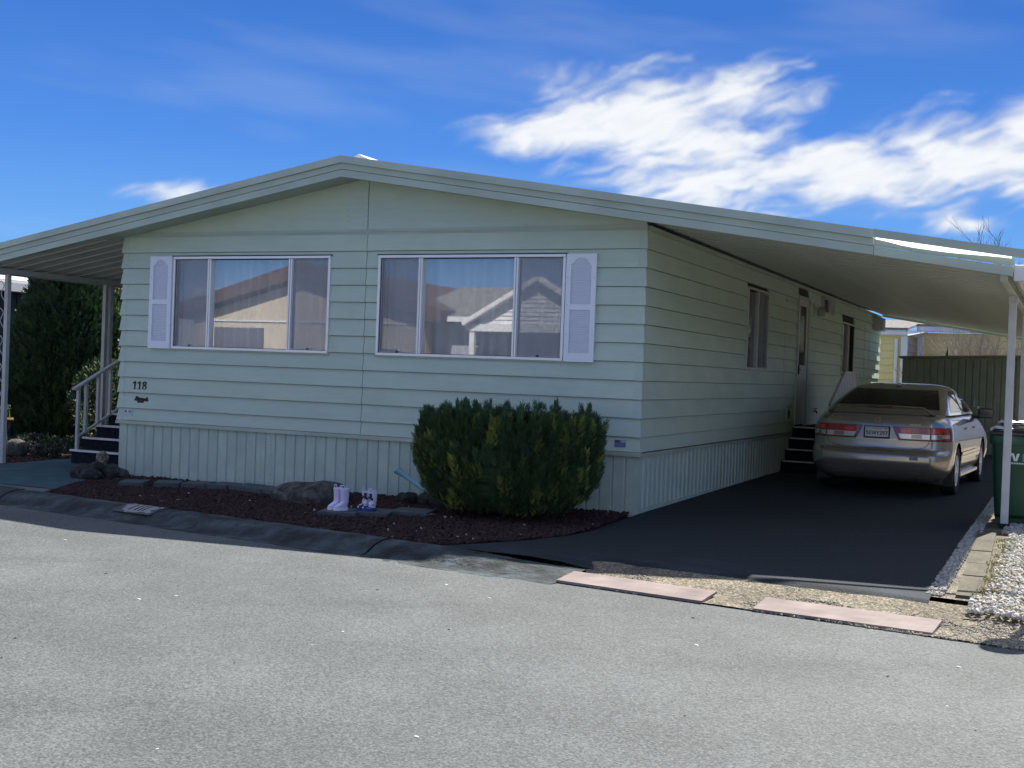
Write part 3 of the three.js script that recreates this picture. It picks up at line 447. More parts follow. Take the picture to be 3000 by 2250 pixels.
part('fascia_board', fasciaBand(XL, XJ, 3.840, 3.771, 0.452, 0.362, 0.006), M.fascia, home);
part('fascia_board', fasciaBand(XL, XJ, 3.766, 3.684, 0.440, 0.36), M.fascia, home);
{
  const y = roofY(-4.45, 3.90), v = part('roof_vent', [prism([[-4.72, y - 0.02], [-4.16, y - 0.02], [-4.16, y + 0.36], [-4.44, y + 0.50], [-4.72, y + 0.36]], -1.9, -1.3)], M.white, home, 'white sunlit ridge vent box');
  part('vent_cap', [hex([-4.76, y + 0.335, -1.25], [-4.44, y + 0.50, -1.25], [-4.44, y + 0.53, -1.25], [-4.76, y + 0.37, -1.25], [-4.76, y + 0.335, -1.95], [-4.44, y + 0.50, -1.95], [-4.44, y + 0.53, -1.95], [-4.76, y + 0.37, -1.95]), hex([-4.44, y + 0.50, -1.25], [-4.10, y + 0.335, -1.25], [-4.10, y + 0.37, -1.25], [-4.44, y + 0.53, -1.25], [-4.44, y + 0.50, -1.95], [-4.10, y + 0.335, -1.95], [-4.10, y + 0.37, -1.95], [-4.44, y + 0.53, -1.95])], M.white, v);
}

// ================================================================ AWNINGS ON BOTH SIDES
function panGeo(x0, x1, yAt) {   // one 0.305 m roof pan, ribs running down the slope
  const prof = [[0, 0.0], [0.15, 0.0], [0.162, 0.016], [0.205, 0.016], [0.212, 0.010], [0.240, 0.010], [0.247, 0.016], [0.288, 0.016], [0.300, 0.0], [0.3045, 0.0]], t = [];
  for (let k = 0; k < prof.length - 1; k++) { const [za, ya] = prof[k], [zb, yb] = prof[k + 1], p = (x, z, y) => [x, yAt(x) + y, -z]; t.push([p(x0, za, ya), p(x1, za, ya), p(x1, zb, yb)], [p(x0, za, ya), p(x1, zb, yb), p(x0, zb, yb)]); }
  return poly(t);
}
const porch = thing('porch_awning', 'ribbed metal awning over the entry steps with slim posts and beam', 'awning');
{
  const g = panGeo(XL + 0.02, -7.21, (x) => roofY(x, 3.722));
  for (let k = 0; k < 58; k++) { const m = part('roof_pan', g, M.pan, porch); m.position.z = 0.355 - k * 0.305; }
  part('beam', [rbox(-9.43, -9.36, roofY(-9.40, 3.722) - 0.085, roofY(-9.43, 3.722) - 0.006, -17.2, 0.34, 0.006)], M.post, porch);
  part('gutter', prism([[XL, roofY(XL, 3.70)], [XL + 0.02, roofY(XL, 3.70)], [XL + 0.02, roofY(XL, 3.80)], [XL, roofY(XL, 3.80)]], -17.3, 0.36), M.fascia, porch);
  for (const z of [-0.11, -2.02, -2.13, -5.2, -8.2, -11.2, -14.2, -17]) { const p = part('post', rbox(-9.427, -9.363, yardH(-9.4, z) - 0.05, roofY(-9.40, 3.722) - 0.087, z - 0.032, z + 0.032, 0.005), M.post, porch); part('post_foot', rbox(-9.455, -9.335, yardH(-9.4, z) - 0.06, yardH(-9.4, z) + 0.012, z - 0.06, z + 0.06, 0.003), M.rockDark, p); }
  // scrolled iron trellis beside the front post
  const scroll = []; for (let k = 0; k < 6; k++) { const y = 0.3 + k * 0.38; scroll.push(tube([[-9.44, y, -0.11], [-9.52, y + 0.12, -0.11], [-9.47, y + 0.24, -0.11], [-9.55, y + 0.30, -0.11], [-9.58, y + 0.20, -0.11]], 0.007, 20, 5)); }
  scroll.push(rod([-9.60, 0.0, -0.11], [-9.60, 2.45, -0.11], 0.009, 6)); part('trellis', scroll, M.post, porch);
}
const carport = thing('carport_awning', 'pale ribbed metal carport roof on slim white posts over the driveway', 'carport');
{
  const cy = (x) => roofY(x, 3.722);
  const g = panGeo(0.03, XR, cy);
  for (let k = 0; k < 58; k++) { const m = part('roof_pan', g, M.pan, carport); m.position.z = 0.355 - k * 0.305; }
  const low = (x, y) => roofY(x, y) - 0.032 * sstep(XJ, XJ + 0.35, x) * (1 - sstep(XJ + 0.6, XR, x));
  const band = (yT, yB, zf, zb, dz = 0) => { const l = [], n = 10; for (let k = 0; k < n; k++) { const a = lerp(XJ + 0.006, XR - 0.02, k / n), b = lerp(XJ + 0.006, XR - 0.02, (k + 1) / n); l.push(hex([a, roofY(a, yB), zf - dz], [b, roofY(b, yB), zf - dz], [b, low(b, yT), zf], [a, low(a, yT), zf], [a, roofY(a, yB), zb], [b, roofY(b, yB), zb], [b, low(b, yT), zb], [a, low(a, yT), zb])); } return l; };
  part('front_fascia', band(3.838, 3.771, 0.440, 0.418, 0.004), M.fascia, carport);
  part('front_fascia', [hex([XJ + 0.006, roofY(XJ, 3.682), 0.430], [XR - 0.03, roofY(XR, 3.682), 0.430], [XR - 0.03, roofY(XR, 3.766), 0.430], [XJ + 0.006, roofY(XJ, 3.766), 0.430], [XJ + 0.006, roofY(XJ, 3.682), 0.366], [XR - 0.03, roofY(XR, 3.682), 0.366], [XR - 0.03, roofY(XR, 3.769), 0.366], [XJ + 0.006, roofY(XJ, 3.769), 0.366])], M.fascia, carport);
  // sloping white flashing behind the open slot, lit from above
  { const l = []; for (let k = 0; k < 10; k++) { const a = lerp(XJ + 0.01, XR - 0.05, k / 10), b = lerp(XJ + 0.01, XR - 0.05, (k + 1) / 10); l.push(hex([a, low(a, 3.828), 0.416], [b, low(b, 3.828), 0.416], [b, low(b, 3.905), 0.30], [a, low(a, 3.905), 0.30], [a, low(a, 3.80), 0.416], [b, low(b, 3.80), 0.416], [b, low(b, 3.875), 0.30], [a, low(a, 3.875), 0.30])); } part('flashing', l, M.white, carport); }
  part('beam', rbox(3.575, 3.645, cy(3.61) - 0.10, cy(3.645) - 0.005, -17.1, 0.34, 0.006), M.pan, carport);
  part('rear_channel', prism([[0.04, cy(0.04) - 0.05], [3.7, cy(3.7) - 0.05], [3.7, cy(3.7) + 0.05], [0.04, cy(0.04) + 0.05]], -17.36, -17.33), M.pan, carport);
  // gutter along the open side with its rounded end cap and a strap
  part('gutter', prism([[3.70, cy(3.7) + 0.07], [3.70, cy(3.7) - 0.06], [3.73, cy(3.7) - 0.085], [3.79, cy(3.7) - 0.085], [3.82, cy(3.7) - 0.05], [3.82, cy(3.7) + 0.07], [3.812, cy(3.7) + 0.07], [3.812, cy(3.7) - 0.045], [3.788, cy(3.7) - 0.075], [3.732, cy(3.7) - 0.075], [3.708, cy(3.7) - 0.055], [3.708, cy(3.7) + 0.07]], -17.3, 0.40), M.white, carport);
  part('gutter_cap', rbox(3.695, 3.825, cy(3.7) - 0.09, cy(3.7) + 0.06, 0.40, 0.43, 0.02, 3), M.white, carport);
  part('post_bracket', [rbox(3.565, 3.66, cy(3.61) - 0.19, cy(3.61) - 0.10, -1.545, -1.455, 0.004), rbox(3.60, 3.66, cy(3.61) + 0.0, cy(3.61) + 0.03, 0.345, 0.37, 0.004)], M.post, carport);
  for (const z of [-1.5, -4.95, -8.6, -12.2, -15.8]) { const p = part('post', rbox(3.571, 3.649, yardH(3.6, z) - 0.03, cy(3.61) - 0.102, z - 0.039, z + 0.039, 0.006), M.post, carport); part('post_foot', rbox(3.557, 3.663, yardH(3.6, z) - 0.05, yardH(3.6, z) + 0.05, z - 0.05, z + 0.05, 0.004), M.rubber, p); }
}

// ================================================================ STEPS
{
  const s = thing('entry_steps', 'dark carpeted entry steps with white nosings and white handrail beside the walkway', 'steps');
  const x0 = -8.78, x1 = -7.235, y = [0.145, 0.315, 0.485, 0.655], z = [-0.78, -1.02, -1.26, -1.50], gy = yardH(-8, -1) - 0.02;
  for (let k = 0; k < 4; k++) { const st = part('step', box(x0 + k * 0.002, x1, k ? y[k - 1] : gy, y[k] - 0.012, k < 3 ? z[k + 1] - 0.002 : -2.7, z[k]), M.navy, s); part('tread', box(x0, x1, y[k] - 0.012, y[k], k < 3 ? z[k + 1] : -2.7, z[k] + 0.012), M.navy, st); part('nosing', rbox(x0 - 0.01, x1 - 0.002, y[k] - 0.026, y[k] + 0.006, z[k] + 0.004, z[k] + 0.032, 0.006), M.nosing, st); if (k) part('step_core', box(x0 + 0.02, x1, gy, y[k - 1], z[k] - 0.4, z[k] - 0.01), M.navy, st); }
  const rx = -8.70, r0 = [rx, 1.008, -0.70], r1 = [rx, 1.50, -1.72], slope = (1.50 - 1.008) / 1.02;
  part('handrail', bar(r0, r1, 0.075, 0.03), M.post, s);
  const by = (zz) => 0.335 + slope * (-0.82 - zz);
  part('bottom_rail', bar([rx, by(-0.82), -0.82], [rx, by(-1.72), -1.72], 0.035, 0.035), M.post, s);
  for (const [zz, y0] of [[-0.80, 0.15], [-0.95, 0], [-1.19, 0], [-1.43, 0], [-1.67, 0]]) part('baluster', rbox(rx - 0.022, rx + 0.022, y0 || by(zz), 1.0 + slope * (-0.70 - zz) - 0.005, zz - 0.022, zz + 0.022, 0.004), M.post, s);
}
{
  const s = thing('side_steps', 'dark steps with pale nosings climbing to the side door under the carport', 'steps');
  const y = [0.235, 0.41, 0.58, 0.755], z = [-6.98, -7.23, -7.48, -7.74], gy = 0.04;
  for (let k = 0; k < 4; k++) { const st = part('step', box(0.03 + k * 0.002, 0.78, gy, y[k], k < 3 ? z[k + 1] - 0.01 : -9.5, z[k]), M.navy, s); part('nosing', rbox(0.05, 0.76, y[k] - 0.016, y[k] + 0.006, z[k] - 0.006, z[k] + 0.018, 0.004), M.nosing, st); }
  // ribbed metal guard on the outer side, sloping with the steps and level round the landing
  const gx = 0.755, top = (u) => (u < 8.29 ? lerp(1.14, 1.675, (u - 7.03) / 1.26) : u < 9.35 ? 1.68 : lerp(1.68, 1.35, (u - 9.35) / 0.3));
  for (let k = 0; k < 17; k++) { const a = 7.03 + k * 0.155, b = a + 0.118; part('guard_pan', sideTurn(hex([a, 0.25 + k * 0.02, gx], [b, 0.25 + k * 0.02, gx], [b, top(b) - 0.012, gx], [a, top(a) - 0.012, gx], [a - 0.012, 0.25 + k * 0.02, gx - 0.016], [b + 0.012, 0.25 + k * 0.02, gx - 0.016], [b + 0.012, top(b + 0.012) - 0.012, gx - 0.016], [a - 0.012, top(a - 0.012) - 0.012, gx - 0.016])), M.post, s); }
  part('guard_back', sideTurn(prism([[7.03, 0.2], [9.66, 0.2], [9.66, 1.33], [9.35, 1.66], [8.29, 1.655], [7.03, 1.12]], gx - 0.022, gx - 0.017)), M.post, s);
  for (const [a, b] of [[[7.02, 1.145], [8.29, 1.685]], [[8.29, 1.685], [9.36, 1.69]], [[9.36, 1.69], [9.66, 1.36]]]) part('guard_rail', sideTurn(bar([a[0], a[1], gx - 0.01], [b[0], b[1], gx - 0.01], 0.045, 0.03)), M.post, s);
}

// ================================================================ PLANTS
const leafMat = (c, t = 0.25) => mat(c, { physical: true, transmission: t, thickness: 0, roughness: 0.75 });
function sprig(h, w, n, seed) {   // a flat feathered conifer spray
  const r = rng(seed), t = [];
  for (let k = 0; k < n; k++) { const f = k / (n - 1), side = k % 2 ? 1 : -1, y = h * f * 0.86, l = w * (1 - f * 0.75) * (0.8 + 0.4 * r()), z = (r() - 0.5) * w * 0.5; t.push([[0, y, 0], [side * l, y + h * 0.16, z], [side * l * 0.55, y + h * 0.30, z * 0.5]], [[0, y, 0], [side * l * 0.55, y + h * 0.30, z * 0.5], [0, y + h * 0.14, 0]]); }
  t.push([[-w * 0.12, h * 0.6, 0], [w * 0.12, h * 0.6, 0.004], [0, h * 1.05, 0]]);
  return poly(t);
}
function broadLeaf(l, w) { return poly([[[0, 0, 0], [w, l * 0.45, w * 0.3], [0, l, 0]], [[0, 0, 0], [0, l, 0], [-w, l * 0.45, w * 0.3]]]); }
function scatter(name, geo, m, list, parent) {   // list: [x, y, z, direction, scale, colour, spin]
  const o = shade(new THREE.InstancedMesh(geo, m, list.length)), q = new THREE.Quaternion(), q2 = new THREE.Quaternion(), up = new THREE.Vector3(0, 1, 0), mm = new THREE.Matrix4(), c = new THREE.Color();
  list.forEach(([x, y, z, d, s, col, spin], i) => { q.setFromUnitVectors(up, d); q2.setFromAxisAngle(up, spin); q.multiply(q2); mm.compose(new THREE.Vector3(x, y, z), q, Array.isArray(s) ? new THREE.Vector3(...s) : new THREE.Vector3(s, s, s)); o.setMatrixAt(i, mm); if (col) o.setColorAt(i, c.setRGB(...col)); });
  o.name = name; o.userData = { kind: 'stuff' }; parent.add(o); return o;
}
{
  // the clipped evergreen in front of the right window: upright plumes of flat sprays
  const b = thing('clipped_bush', 'dense clipped evergreen bush with painted yellow glints in the front bed', 'bush', [-1.07, 0, 1.0]);
  const r = rng(5), list = [], HX = 0.90, HZ = 0.64, YT = 0.99, YB = 0.02;
  const half = table([[0, 0.60], [0.06, 0.74], [0.14, 0.87], [0.26, 0.95], [0.45, 1.0], [0.86, 1.0], [1, 0.95]]);
  const lump = (a, t) => 1 + (fbm(Math.cos(a) * 2.2 + 20, Math.sin(a) * 2.2 + t * 3.5 + 20, 3, 5) - 0.5) * 0.22;
  const outline = (a, t) => { const e = 0.62, c = Math.cos(a), s = Math.sin(a), k = half(t) * lump(a, t); return [Math.sign(c) * Math.abs(c) ** e * HX * k, Math.sign(s) * Math.abs(s) ** e * HZ * k]; };
  const plume = (x, y, z, ax, len, rad, col, n) => { for (let i = 0; i < n; i++) { const f = Math.pow(i / n, 0.8), a = i * 2.4 + r(), q = rad * (1 - f * 0.85) * (0.5 + 0.6 * r()), v = 0.65 + 0.7 * r(), d = ax.clone().multiplyScalar(1.0).add(new THREE.Vector3(Math.cos(a) * 0.75, (r() - 0.5) * 0.3, Math.sin(a) * 0.75).multiplyScalar(1 - f * 0.6)).normalize(); list.push([x + ax.x * len * f + Math.cos(a) * q, y + ax.y * len * f, z + ax.z * len * f + Math.sin(a) * q, d, 0.62 + 0.5 * r(), col.map((k) => k * v), r() * 6.28]); } };
  for (let i = 0; i < 1250; i++) {
    const onTop = i % 4 === 0, a = i * 2.39996 + r() * 0.25, t = onTop ? 0.93 + 0.07 * r() : ((i * 0.7548777) % 1) * 0.97 + 0.03 * r(), [ox, oz] = outline(a, t), k = onTop ? Math.sqrt(r()) * 0.97 : 0.90 + 0.08 * r();
    const x = ox * k, z = oz * k, y = YB + (YT - YB) * t * 0.90, nr = new THREE.Vector3(ox * 0.5, 0, oz * 0.9).normalize(), ax = new THREE.Vector3(nr.x * 0.30 + (r() - 0.5) * 0.3, 1 - (t < 0.1 ? 0.5 : 0), nr.z * 0.36 + (r() - 0.5) * 0.3).normalize();
    // about one plume in five takes a yellow-green colour for glinting light
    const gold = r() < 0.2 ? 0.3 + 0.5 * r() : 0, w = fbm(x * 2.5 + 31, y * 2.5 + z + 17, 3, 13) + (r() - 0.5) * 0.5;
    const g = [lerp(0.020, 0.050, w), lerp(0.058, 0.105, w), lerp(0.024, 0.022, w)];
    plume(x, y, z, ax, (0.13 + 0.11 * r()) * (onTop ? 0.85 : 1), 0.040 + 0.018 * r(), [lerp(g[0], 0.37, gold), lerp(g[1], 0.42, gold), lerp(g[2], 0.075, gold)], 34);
  }
  for (let i = 0; i < 46; i++) { const a = r() * 6.28, [ox, oz] = outline(a, 0.95), k = 0.3 + 0.68 * r(); plume(ox * k, YT - 0.06, oz * k, new THREE.Vector3((r() - 0.5) * 0.25, 1, (r() - 0.5) * 0.25).normalize(), 0.15 + 0.10 * r(), 0.022, [0.036, 0.09, 0.030], 30); }
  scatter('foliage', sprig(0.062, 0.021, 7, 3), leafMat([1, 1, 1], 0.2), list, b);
  const core = surf((u, v) => { const a = u * Math.PI * 2, t = clamp(v * 1.0, 0.02, 0.98), [x, z] = outline(a, t); const k = v > 0.97 ? 0 : 0.86; return [x * k, YB + 0.02 + (YT - YB - 0.10) * t, z * k]; }, 40, 24);
  part('inner_twigs', core, mat([0.036, 0.082, 0.026], { tx: rep(txRock, 0.2), roughness: 1 }), b);
  part('trunk', [rod([0.0, -0.08, 0.1], [0.05, 0.4, 0.05], 0.035, 8, 0.025), rod([0.25, -0.08, 0.05], [0.4, 0.4, 0], 0.03, 8, 0.02), rod([-0.25, -0.08, 0.05], [-0.45, 0.4, 0], 0.03, 8, 0.02)], M.bark, b);
}
function conifer(label, pos, R, H, N, seed) {
  const b = thing('conifer_tree', label, 'tree', pos), r = rng(seed), list = [], prof = table([[0, 0.80], [0.12, 0.97], [0.35, 1], [0.6, 0.86], [0.8, 0.6], [0.93, 0.3], [1, 0.04]]);
  const lump = (a, t) => 1 + (fbm(Math.cos(a) * 2 + 20, Math.sin(a) * 2 + t * 6 + 20, 4, seed) - 0.5) * 0.55;
  for (let i = 0; i < N; i++) { const t = r() ** 1.15, a = r() * 6.283, k = prof(t) * R * lump(a, t) * (1 - 0.25 * r() * r()), x = Math.cos(a) * k, z = Math.sin(a) * k, d = new THREE.Vector3(Math.cos(a) * 0.6 + (r() - 0.5) * 0.7, 0.8 + (r() - 0.5) * 0.6, Math.sin(a) * 0.6 + (r() - 0.5) * 0.7).normalize(), v = 0.6 + 0.8 * r(); list.push([x, 0.12 + t * (H - 0.12), z, d, 0.9 + 0.9 * r(), [0.040 * v, 0.088 * v, 0.030 * v], r() * 6.28]); }
  scatter('crown', sprig(0.12, 0.05, 9, seed + 1), leafMat([1, 1, 1], 0.2), list, b);
  part('inner_twigs', surf((u, v) => { const a = u * 6.2832, t = clamp(v, 0.01, 0.99), k = prof(t) * R * lump(a, t) * (v > 0.97 ? 0.1 : 0.78); return [Math.cos(a) * k, 0.1 + t * (H - 0.25), Math.sin(a) * k]; }, 36, 30), mat([0.036, 0.082, 0.026], { tx: rep(txRock, 0.2), roughness: 1 }), b);
  part('trunk', rod([0, -0.15, 0], [0, H * 0.6, 0], 0.08, 8, 0.03), M.bark, b); return b;
}
conifer('tall dark conifer standing beyond the porch posts against a blue wall', [-12.15, yardH(-12, -4), -4.0], 0.84, 3.6, 9000, 11);
function shrub(name, label, pos, rx, ry, rz, N, seed, leaf, cols, group) {
  const b = thing(name, label, 'shrub', pos, 0, group), r = rng(seed), list = [];
  for (let i = 0; i < N; i++) { const u = r() * 2 - 1, a = r() * 6.283, s = Math.sqrt(1 - u * u), n = new THREE.Vector3(s * Math.cos(a), u, s * Math.sin(a)), k = (0.62 + 0.38 * Math.cbrt(r())) * (1 + (fbm(n.x * 2 + 20, n.y * 2 + n.z * 2 + 20, 4, seed) - 0.5) * 0.7), d = n.clone().multiplyScalar(0.6).add(new THREE.Vector3(r() - 0.5, r() - 0.2, r() - 0.5)).normalize(), c = cols[Math.floor(r() * cols.length)], v = 0.7 + 0.6 * r(); const y = ry + n.y * ry * k; if (y < 0.02) continue; list.push([n.x * rx * k, y, n.z * rz * k, d, 0.7 + 0.7 * r(), c.map((q) => q * v), r() * 6.28]); }
  scatter('foliage', leaf, leafMat([1, 1, 1], 0.35), list, b);
  const stems = []; for (let k = 0; k < 7; k++) { const a = k * 0.9 + seed; stems.push(rod([Math.cos(a) * 0.06, -0.1, Math.sin(a) * 0.06], [Math.cos(a) * rx * 0.5, ry * 1.3, Math.sin(a) * rz * 0.5], 0.018, 6, 0.006)); } part('stems', stems, M.bark, b); return b;
}
const green = [[0.04, 0.08, 0.03], [0.035, 0.07, 0.035], [0.05, 0.09, 0.025]];
shrub('leafy_shrub', 'broad-leaved shrub with yellow-green tips behind the porch posts', [-11.75, -0.02, -4.9], 0.62, 1.25, 0.6, 4200, 31, broadLeaf(0.085, 0.026), [...green, ...green, [0.30, 0.32, 0.06]]);
shrub('leafy_shrub', 'dark leafy shrub growing behind the entry steps', [-10.55, -0.02, -3.3], 0.55, 0.75, 0.5, 2400, 33, broadLeaf(0.07, 0.022), [...green, ...green, ...green, [0.2, 0.24, 0.05]]);
shrub('leafy_shrub', 'tall shrub with sunlit top behind the porch awning', [-12.65, 0, -6.4], 0.85, 1.65, 0.8, 6500, 37, broadLeaf(0.10, 0.03), [...green, [0.16, 0.2, 0.05], [0.32, 0.34, 0.08]]);
{
  // low ground cover under the conifer
  const r = rng(91), list = []; for (let i = 0; i < 4200; i++) { const x = -11.6 + r() * 2.2, z = -3.0 + r() * 2.0, k = fbm(x * 2 + 40, z * 2 + 30, 3, 5); if (k < 0.36) continue; list.push([x, yardH(x, z) + r() * 0.34 * k, z, new THREE.Vector3(r() - 0.5, 0.6, r() - 0.5).normalize(), 0.6 + 0.6 * r(), [0.022 * (0.6 + r()), 0.042 * (0.6 + r()), 0.022], r() * 6.28]); }
  const o = scatter('ground_cover', broadLeaf(0.06, 0.02), leafMat([1, 1, 1], 0.3), list, scene); o.userData = { kind: 'stuff', label: 'low dark ground cover plants beneath the conifer', category: 'ground cover' };
}
{
  const p = thing('potted_plant', 'low terracotta pot of bright grassy leaves beside the porch post', 'pot plant', [-11.15, yardH(-11, -1.6) - 0.03, -1.55]);
  part('pot', new THREE.LatheGeometry([[0, 0], [0.16, 0], [0.2, 0.02], [0.27, 0.2], [0.29, 0.2], [0.29, 0.235], [0.26, 0.235], [0.24, 0.2], [0, 0.19]].map((q) => new THREE.Vector2(...q)), 20).translate(0, 0.32, 0), mat([0.14, 0.06, 0.035], { roughness: 0.9 }), p); part('stand', new THREE.CylinderGeometry(0.2, 0.22, 0.33, 14).translate(0, 0.16, 0), M.rockDark, p);
  const r = rng(14), t = []; for (let i = 0; i < 120; i++) { const a = r() * 6.28, l = 0.12 + 0.16 * r(), ox = (r() - 0.5) * 0.36, oz = (r() - 0.5) * 0.36, y = 0.52, q = 0.012, c = Math.cos(a), s = Math.sin(a), e = 0.5 * l; t.push([[ox - s * q, y, oz + c * q], [ox + s * q, y, oz - c * q], [ox + c * e * 0.5, y + l * 0.8, oz + s * e * 0.5]], [[ox + c * e * 0.5 - s * q * 0.6, y + l * 0.78, oz + s * e * 0.5 + c * q * 0.6], [ox + c * e * 0.5, y + l * 0.8, oz + s * e * 0.5], [ox + c * e, y + l * 0.86, oz + s * e]]); }
  part('leaves', poly(t), leafMat([0.16, 0.26, 0.04], 0.4), p);
}

// ================================================================ STONES, PAVERS AND THINGS IN THE BED
function pebbleGeo(seed) { const g = mergeVertices(new THREE.IcosahedronGeometry(1, 0).deleteAttribute('uv').deleteAttribute('normal')), p = g.attributes.position; for (let i = 0; i < p.count; i++) { const k = 0.75 + 0.5 * h2(i, seed, 3); p.setXYZ(i, p.getX(i) * k, p.getY(i) * k, p.getZ(i) * k); } const f = g.toNonIndexed(); f.computeVertexNormals(); return f; }
{
  const r = rng(8), list = [];
  while (list.length < 30000) { const z = bedBack + r() * 3.1, x = -7.2 + r() * 7.3; if (x < bedLeft(z) + 0.02 || x > bedRight(z) - 0.015 || z > bedFront(x) + 0.01) continue; const s = 0.012 + 0.016 * r() * r(), v = 0.55 + 0.9 * r(), odd = r() < 0.004; list.push([x, yardH(x, z) + 0.002 + 0.020 * r() * fbm(x * 5 + 40, z * 5 + 3, 2, 4) * 1.6, z, new THREE.Vector3(r() - 0.5, r() - 0.5, r() - 0.5).normalize(), [s, s * (0.6 + 0.4 * r()), s * (0.7 + 0.6 * r())], odd ? [0.4, 0.36, 0.28] : [0.042 * v, 0.020 * v, 0.019 * v], r() * 6.28]); }
  const o = scatter('lava_rock', pebbleGeo(1), mat([1, 1, 1], { roughness: 1 }), list, scene); o.userData = { kind: 'stuff', label: 'dark red lava rock mulch covering the front bed', category: 'gravel' };
  // stray lava rock on the far side of the walk
  const l1 = []; for (let i = 0; i < 3000; i++) { const x = -11.4 + r() * 2.05, z = -1.6 + r() * 3.2, s = 0.014 + 0.016 * r(), v = 0.6 + 0.8 * r(); l1.push([x, yardH(x, z) - 0.015 + 0.02 * r(), z, new THREE.Vector3(r() - 0.5, r() - 0.5, r() - 0.5).normalize(), s, [0.06 * v, 0.03 * v, 0.026 * v], r() * 6]); }
  const o1 = scatter('bark_mulch', pebbleGeo(5), mat([1, 1, 1], { roughness: 1 }), l1, scene); o1.userData = { kind: 'stuff', label: 'brown mulch along the far side of the teal walkway', category: 'gravel' };
  const l2 = []; while (l2.length < 13000) { const x = 3.62 + r() * 1.5, z = -2.4 + r() * 6.6; if (z > edge(x) - 0.62 || (x < 3.70 && z > -0.9 && z < 3.0)) continue; const s = 0.010 + 0.013 * r(), v = 0.75 + 0.5 * r(), tan = r() < 0.25; l2.push([x, yardH(x, z) + 0.004 + 0.018 * r(), z, new THREE.Vector3(r() - 0.5, r() - 0.5, r() - 0.5).normalize(), [s, s * (0.6 + 0.4 * r()), s * (0.8 + 0.6 * r())], tan ? [0.36 * v, 0.31 * v, 0.22 * v] : [0.45 * v, 0.44 * v, 0.40 * v], r() * 6.28]); }
  const o2 = scatter('white_gravel', pebbleGeo(2), mat([1, 1, 1], { roughness: 0.9 }), l2, scene); o2.userData = { kind: 'stuff', label: 'white gravel beside the driveway around the carport post', category: 'gravel' };
  const l3 = []; while (l3.length < 5200) { const x = 0.9 + r() * 4.2, o = r() * 0.9, z = edge(x) - o; if (fbm(x * 2 + 3, z * 2 + 8, 3, 9) < 0.38 + 0.18 * o) continue; const s = 0.005 + 0.008 * r(), v = 0.6 + 0.8 * r(); l3.push([x, lerp(-0.152, -0.092, o / 0.95) - 0.004, z, new THREE.Vector3(r() - 0.5, r() - 0.5, r() - 0.5).normalize(), s, [0.27 * v, 0.25 * v, 0.20 * v], r() * 6]); }
  const strip2 = []; for (let i = 0; i < 3600; i++) { const z = -6 + r() * 9, x = 3.30 + r() * 0.12, s = 0.006 + 0.008 * r(), v = 0.6 + 0.7 * r(); strip2.push([x, yardH(x, z) + 0.004, z, new THREE.Vector3(r() - 0.5, r() - 0.5, r() - 0.5).normalize(), s, [0.42 * v, 0.40 * v, 0.35 * v], r() * 6]); }
  const o3 = scatter('loose_grit', pebbleGeo(3), mat([1, 1, 1], { roughness: 0.95 }), [...l3, ...strip2], scene); o3.userData = { kind: 'stuff', label: 'loose grit along the gutter and the driveway edge', category: 'gravel' };
  const l4 = []; for (let i = 0; i < 46; i++) { const x = -4 + r() * 8, z = 4.3 + r() * 5.5, s = 0.004 + 0.008 * r(); l4.push([x, -0.15, z, new THREE.Vector3(0, 1, 0), [s * 1.6, s * 0.4, s], r() < 0.7 ? [0.6, 0.6, 0.58] : [0.02, 0.02, 0.02], r() * 6]); }
  for (const q of l4) q[1] = -0.165 + 0.05 * Math.sin(Math.PI * clamp((q[2] - edge(q[0]) + 0.2) / 9.7)) + 0.002;
  const o4 = scatter('road_litter', pebbleGeo(4), mat([1, 1, 1], { roughness: 0.9 }), l4, scene); o4.userData = { kind: 'stuff', label: 'small pale chips scattered on the road', category: 'litter' };
  const mo = []; for (let i = 0; i < 330; i++) { const cl = Math.floor(r() * 7), cz = [-0.2, 0.25, 0.9, 1.3, 1.75, 2.2, 2.75][cl], x = 3.70 + (r() + r() - 1) * 0.10, z = cz + (r() + r() - 1) * 0.22; mo.push([x, yardH(x, z) + 0.012, z, new THREE.Vector3((r() - 0.5) * 1.2, 1, (r() - 0.5) * 1.2).normalize(), 0.2 + 0.3 * r(), [0.30 * (0.7 + 0.5 * r()), 0.29 * (0.7 + 0.5 * r()), 0.09], r() * 6]); }
  const o5 = scatter('yellow_weeds', broadLeaf(0.08, 0.02), leafMat([1, 1, 1], 0.3), mo, scene); o5.userData = { kind: 'stuff', label: 'tufts of yellow weeds at the edge of the white gravel', category: 'weeds' };
}
const PR = [[-6.05, 0.98, 0.49], [-5.72, 0.75, 0.55], [-5.40, 0.60, 0.33], [-5.07, 0.52, 0.05], [-4.75, 0.49, -0.12], [-4.41, 0.60, -0.30], [-4.10, 0.70, -0.28]];
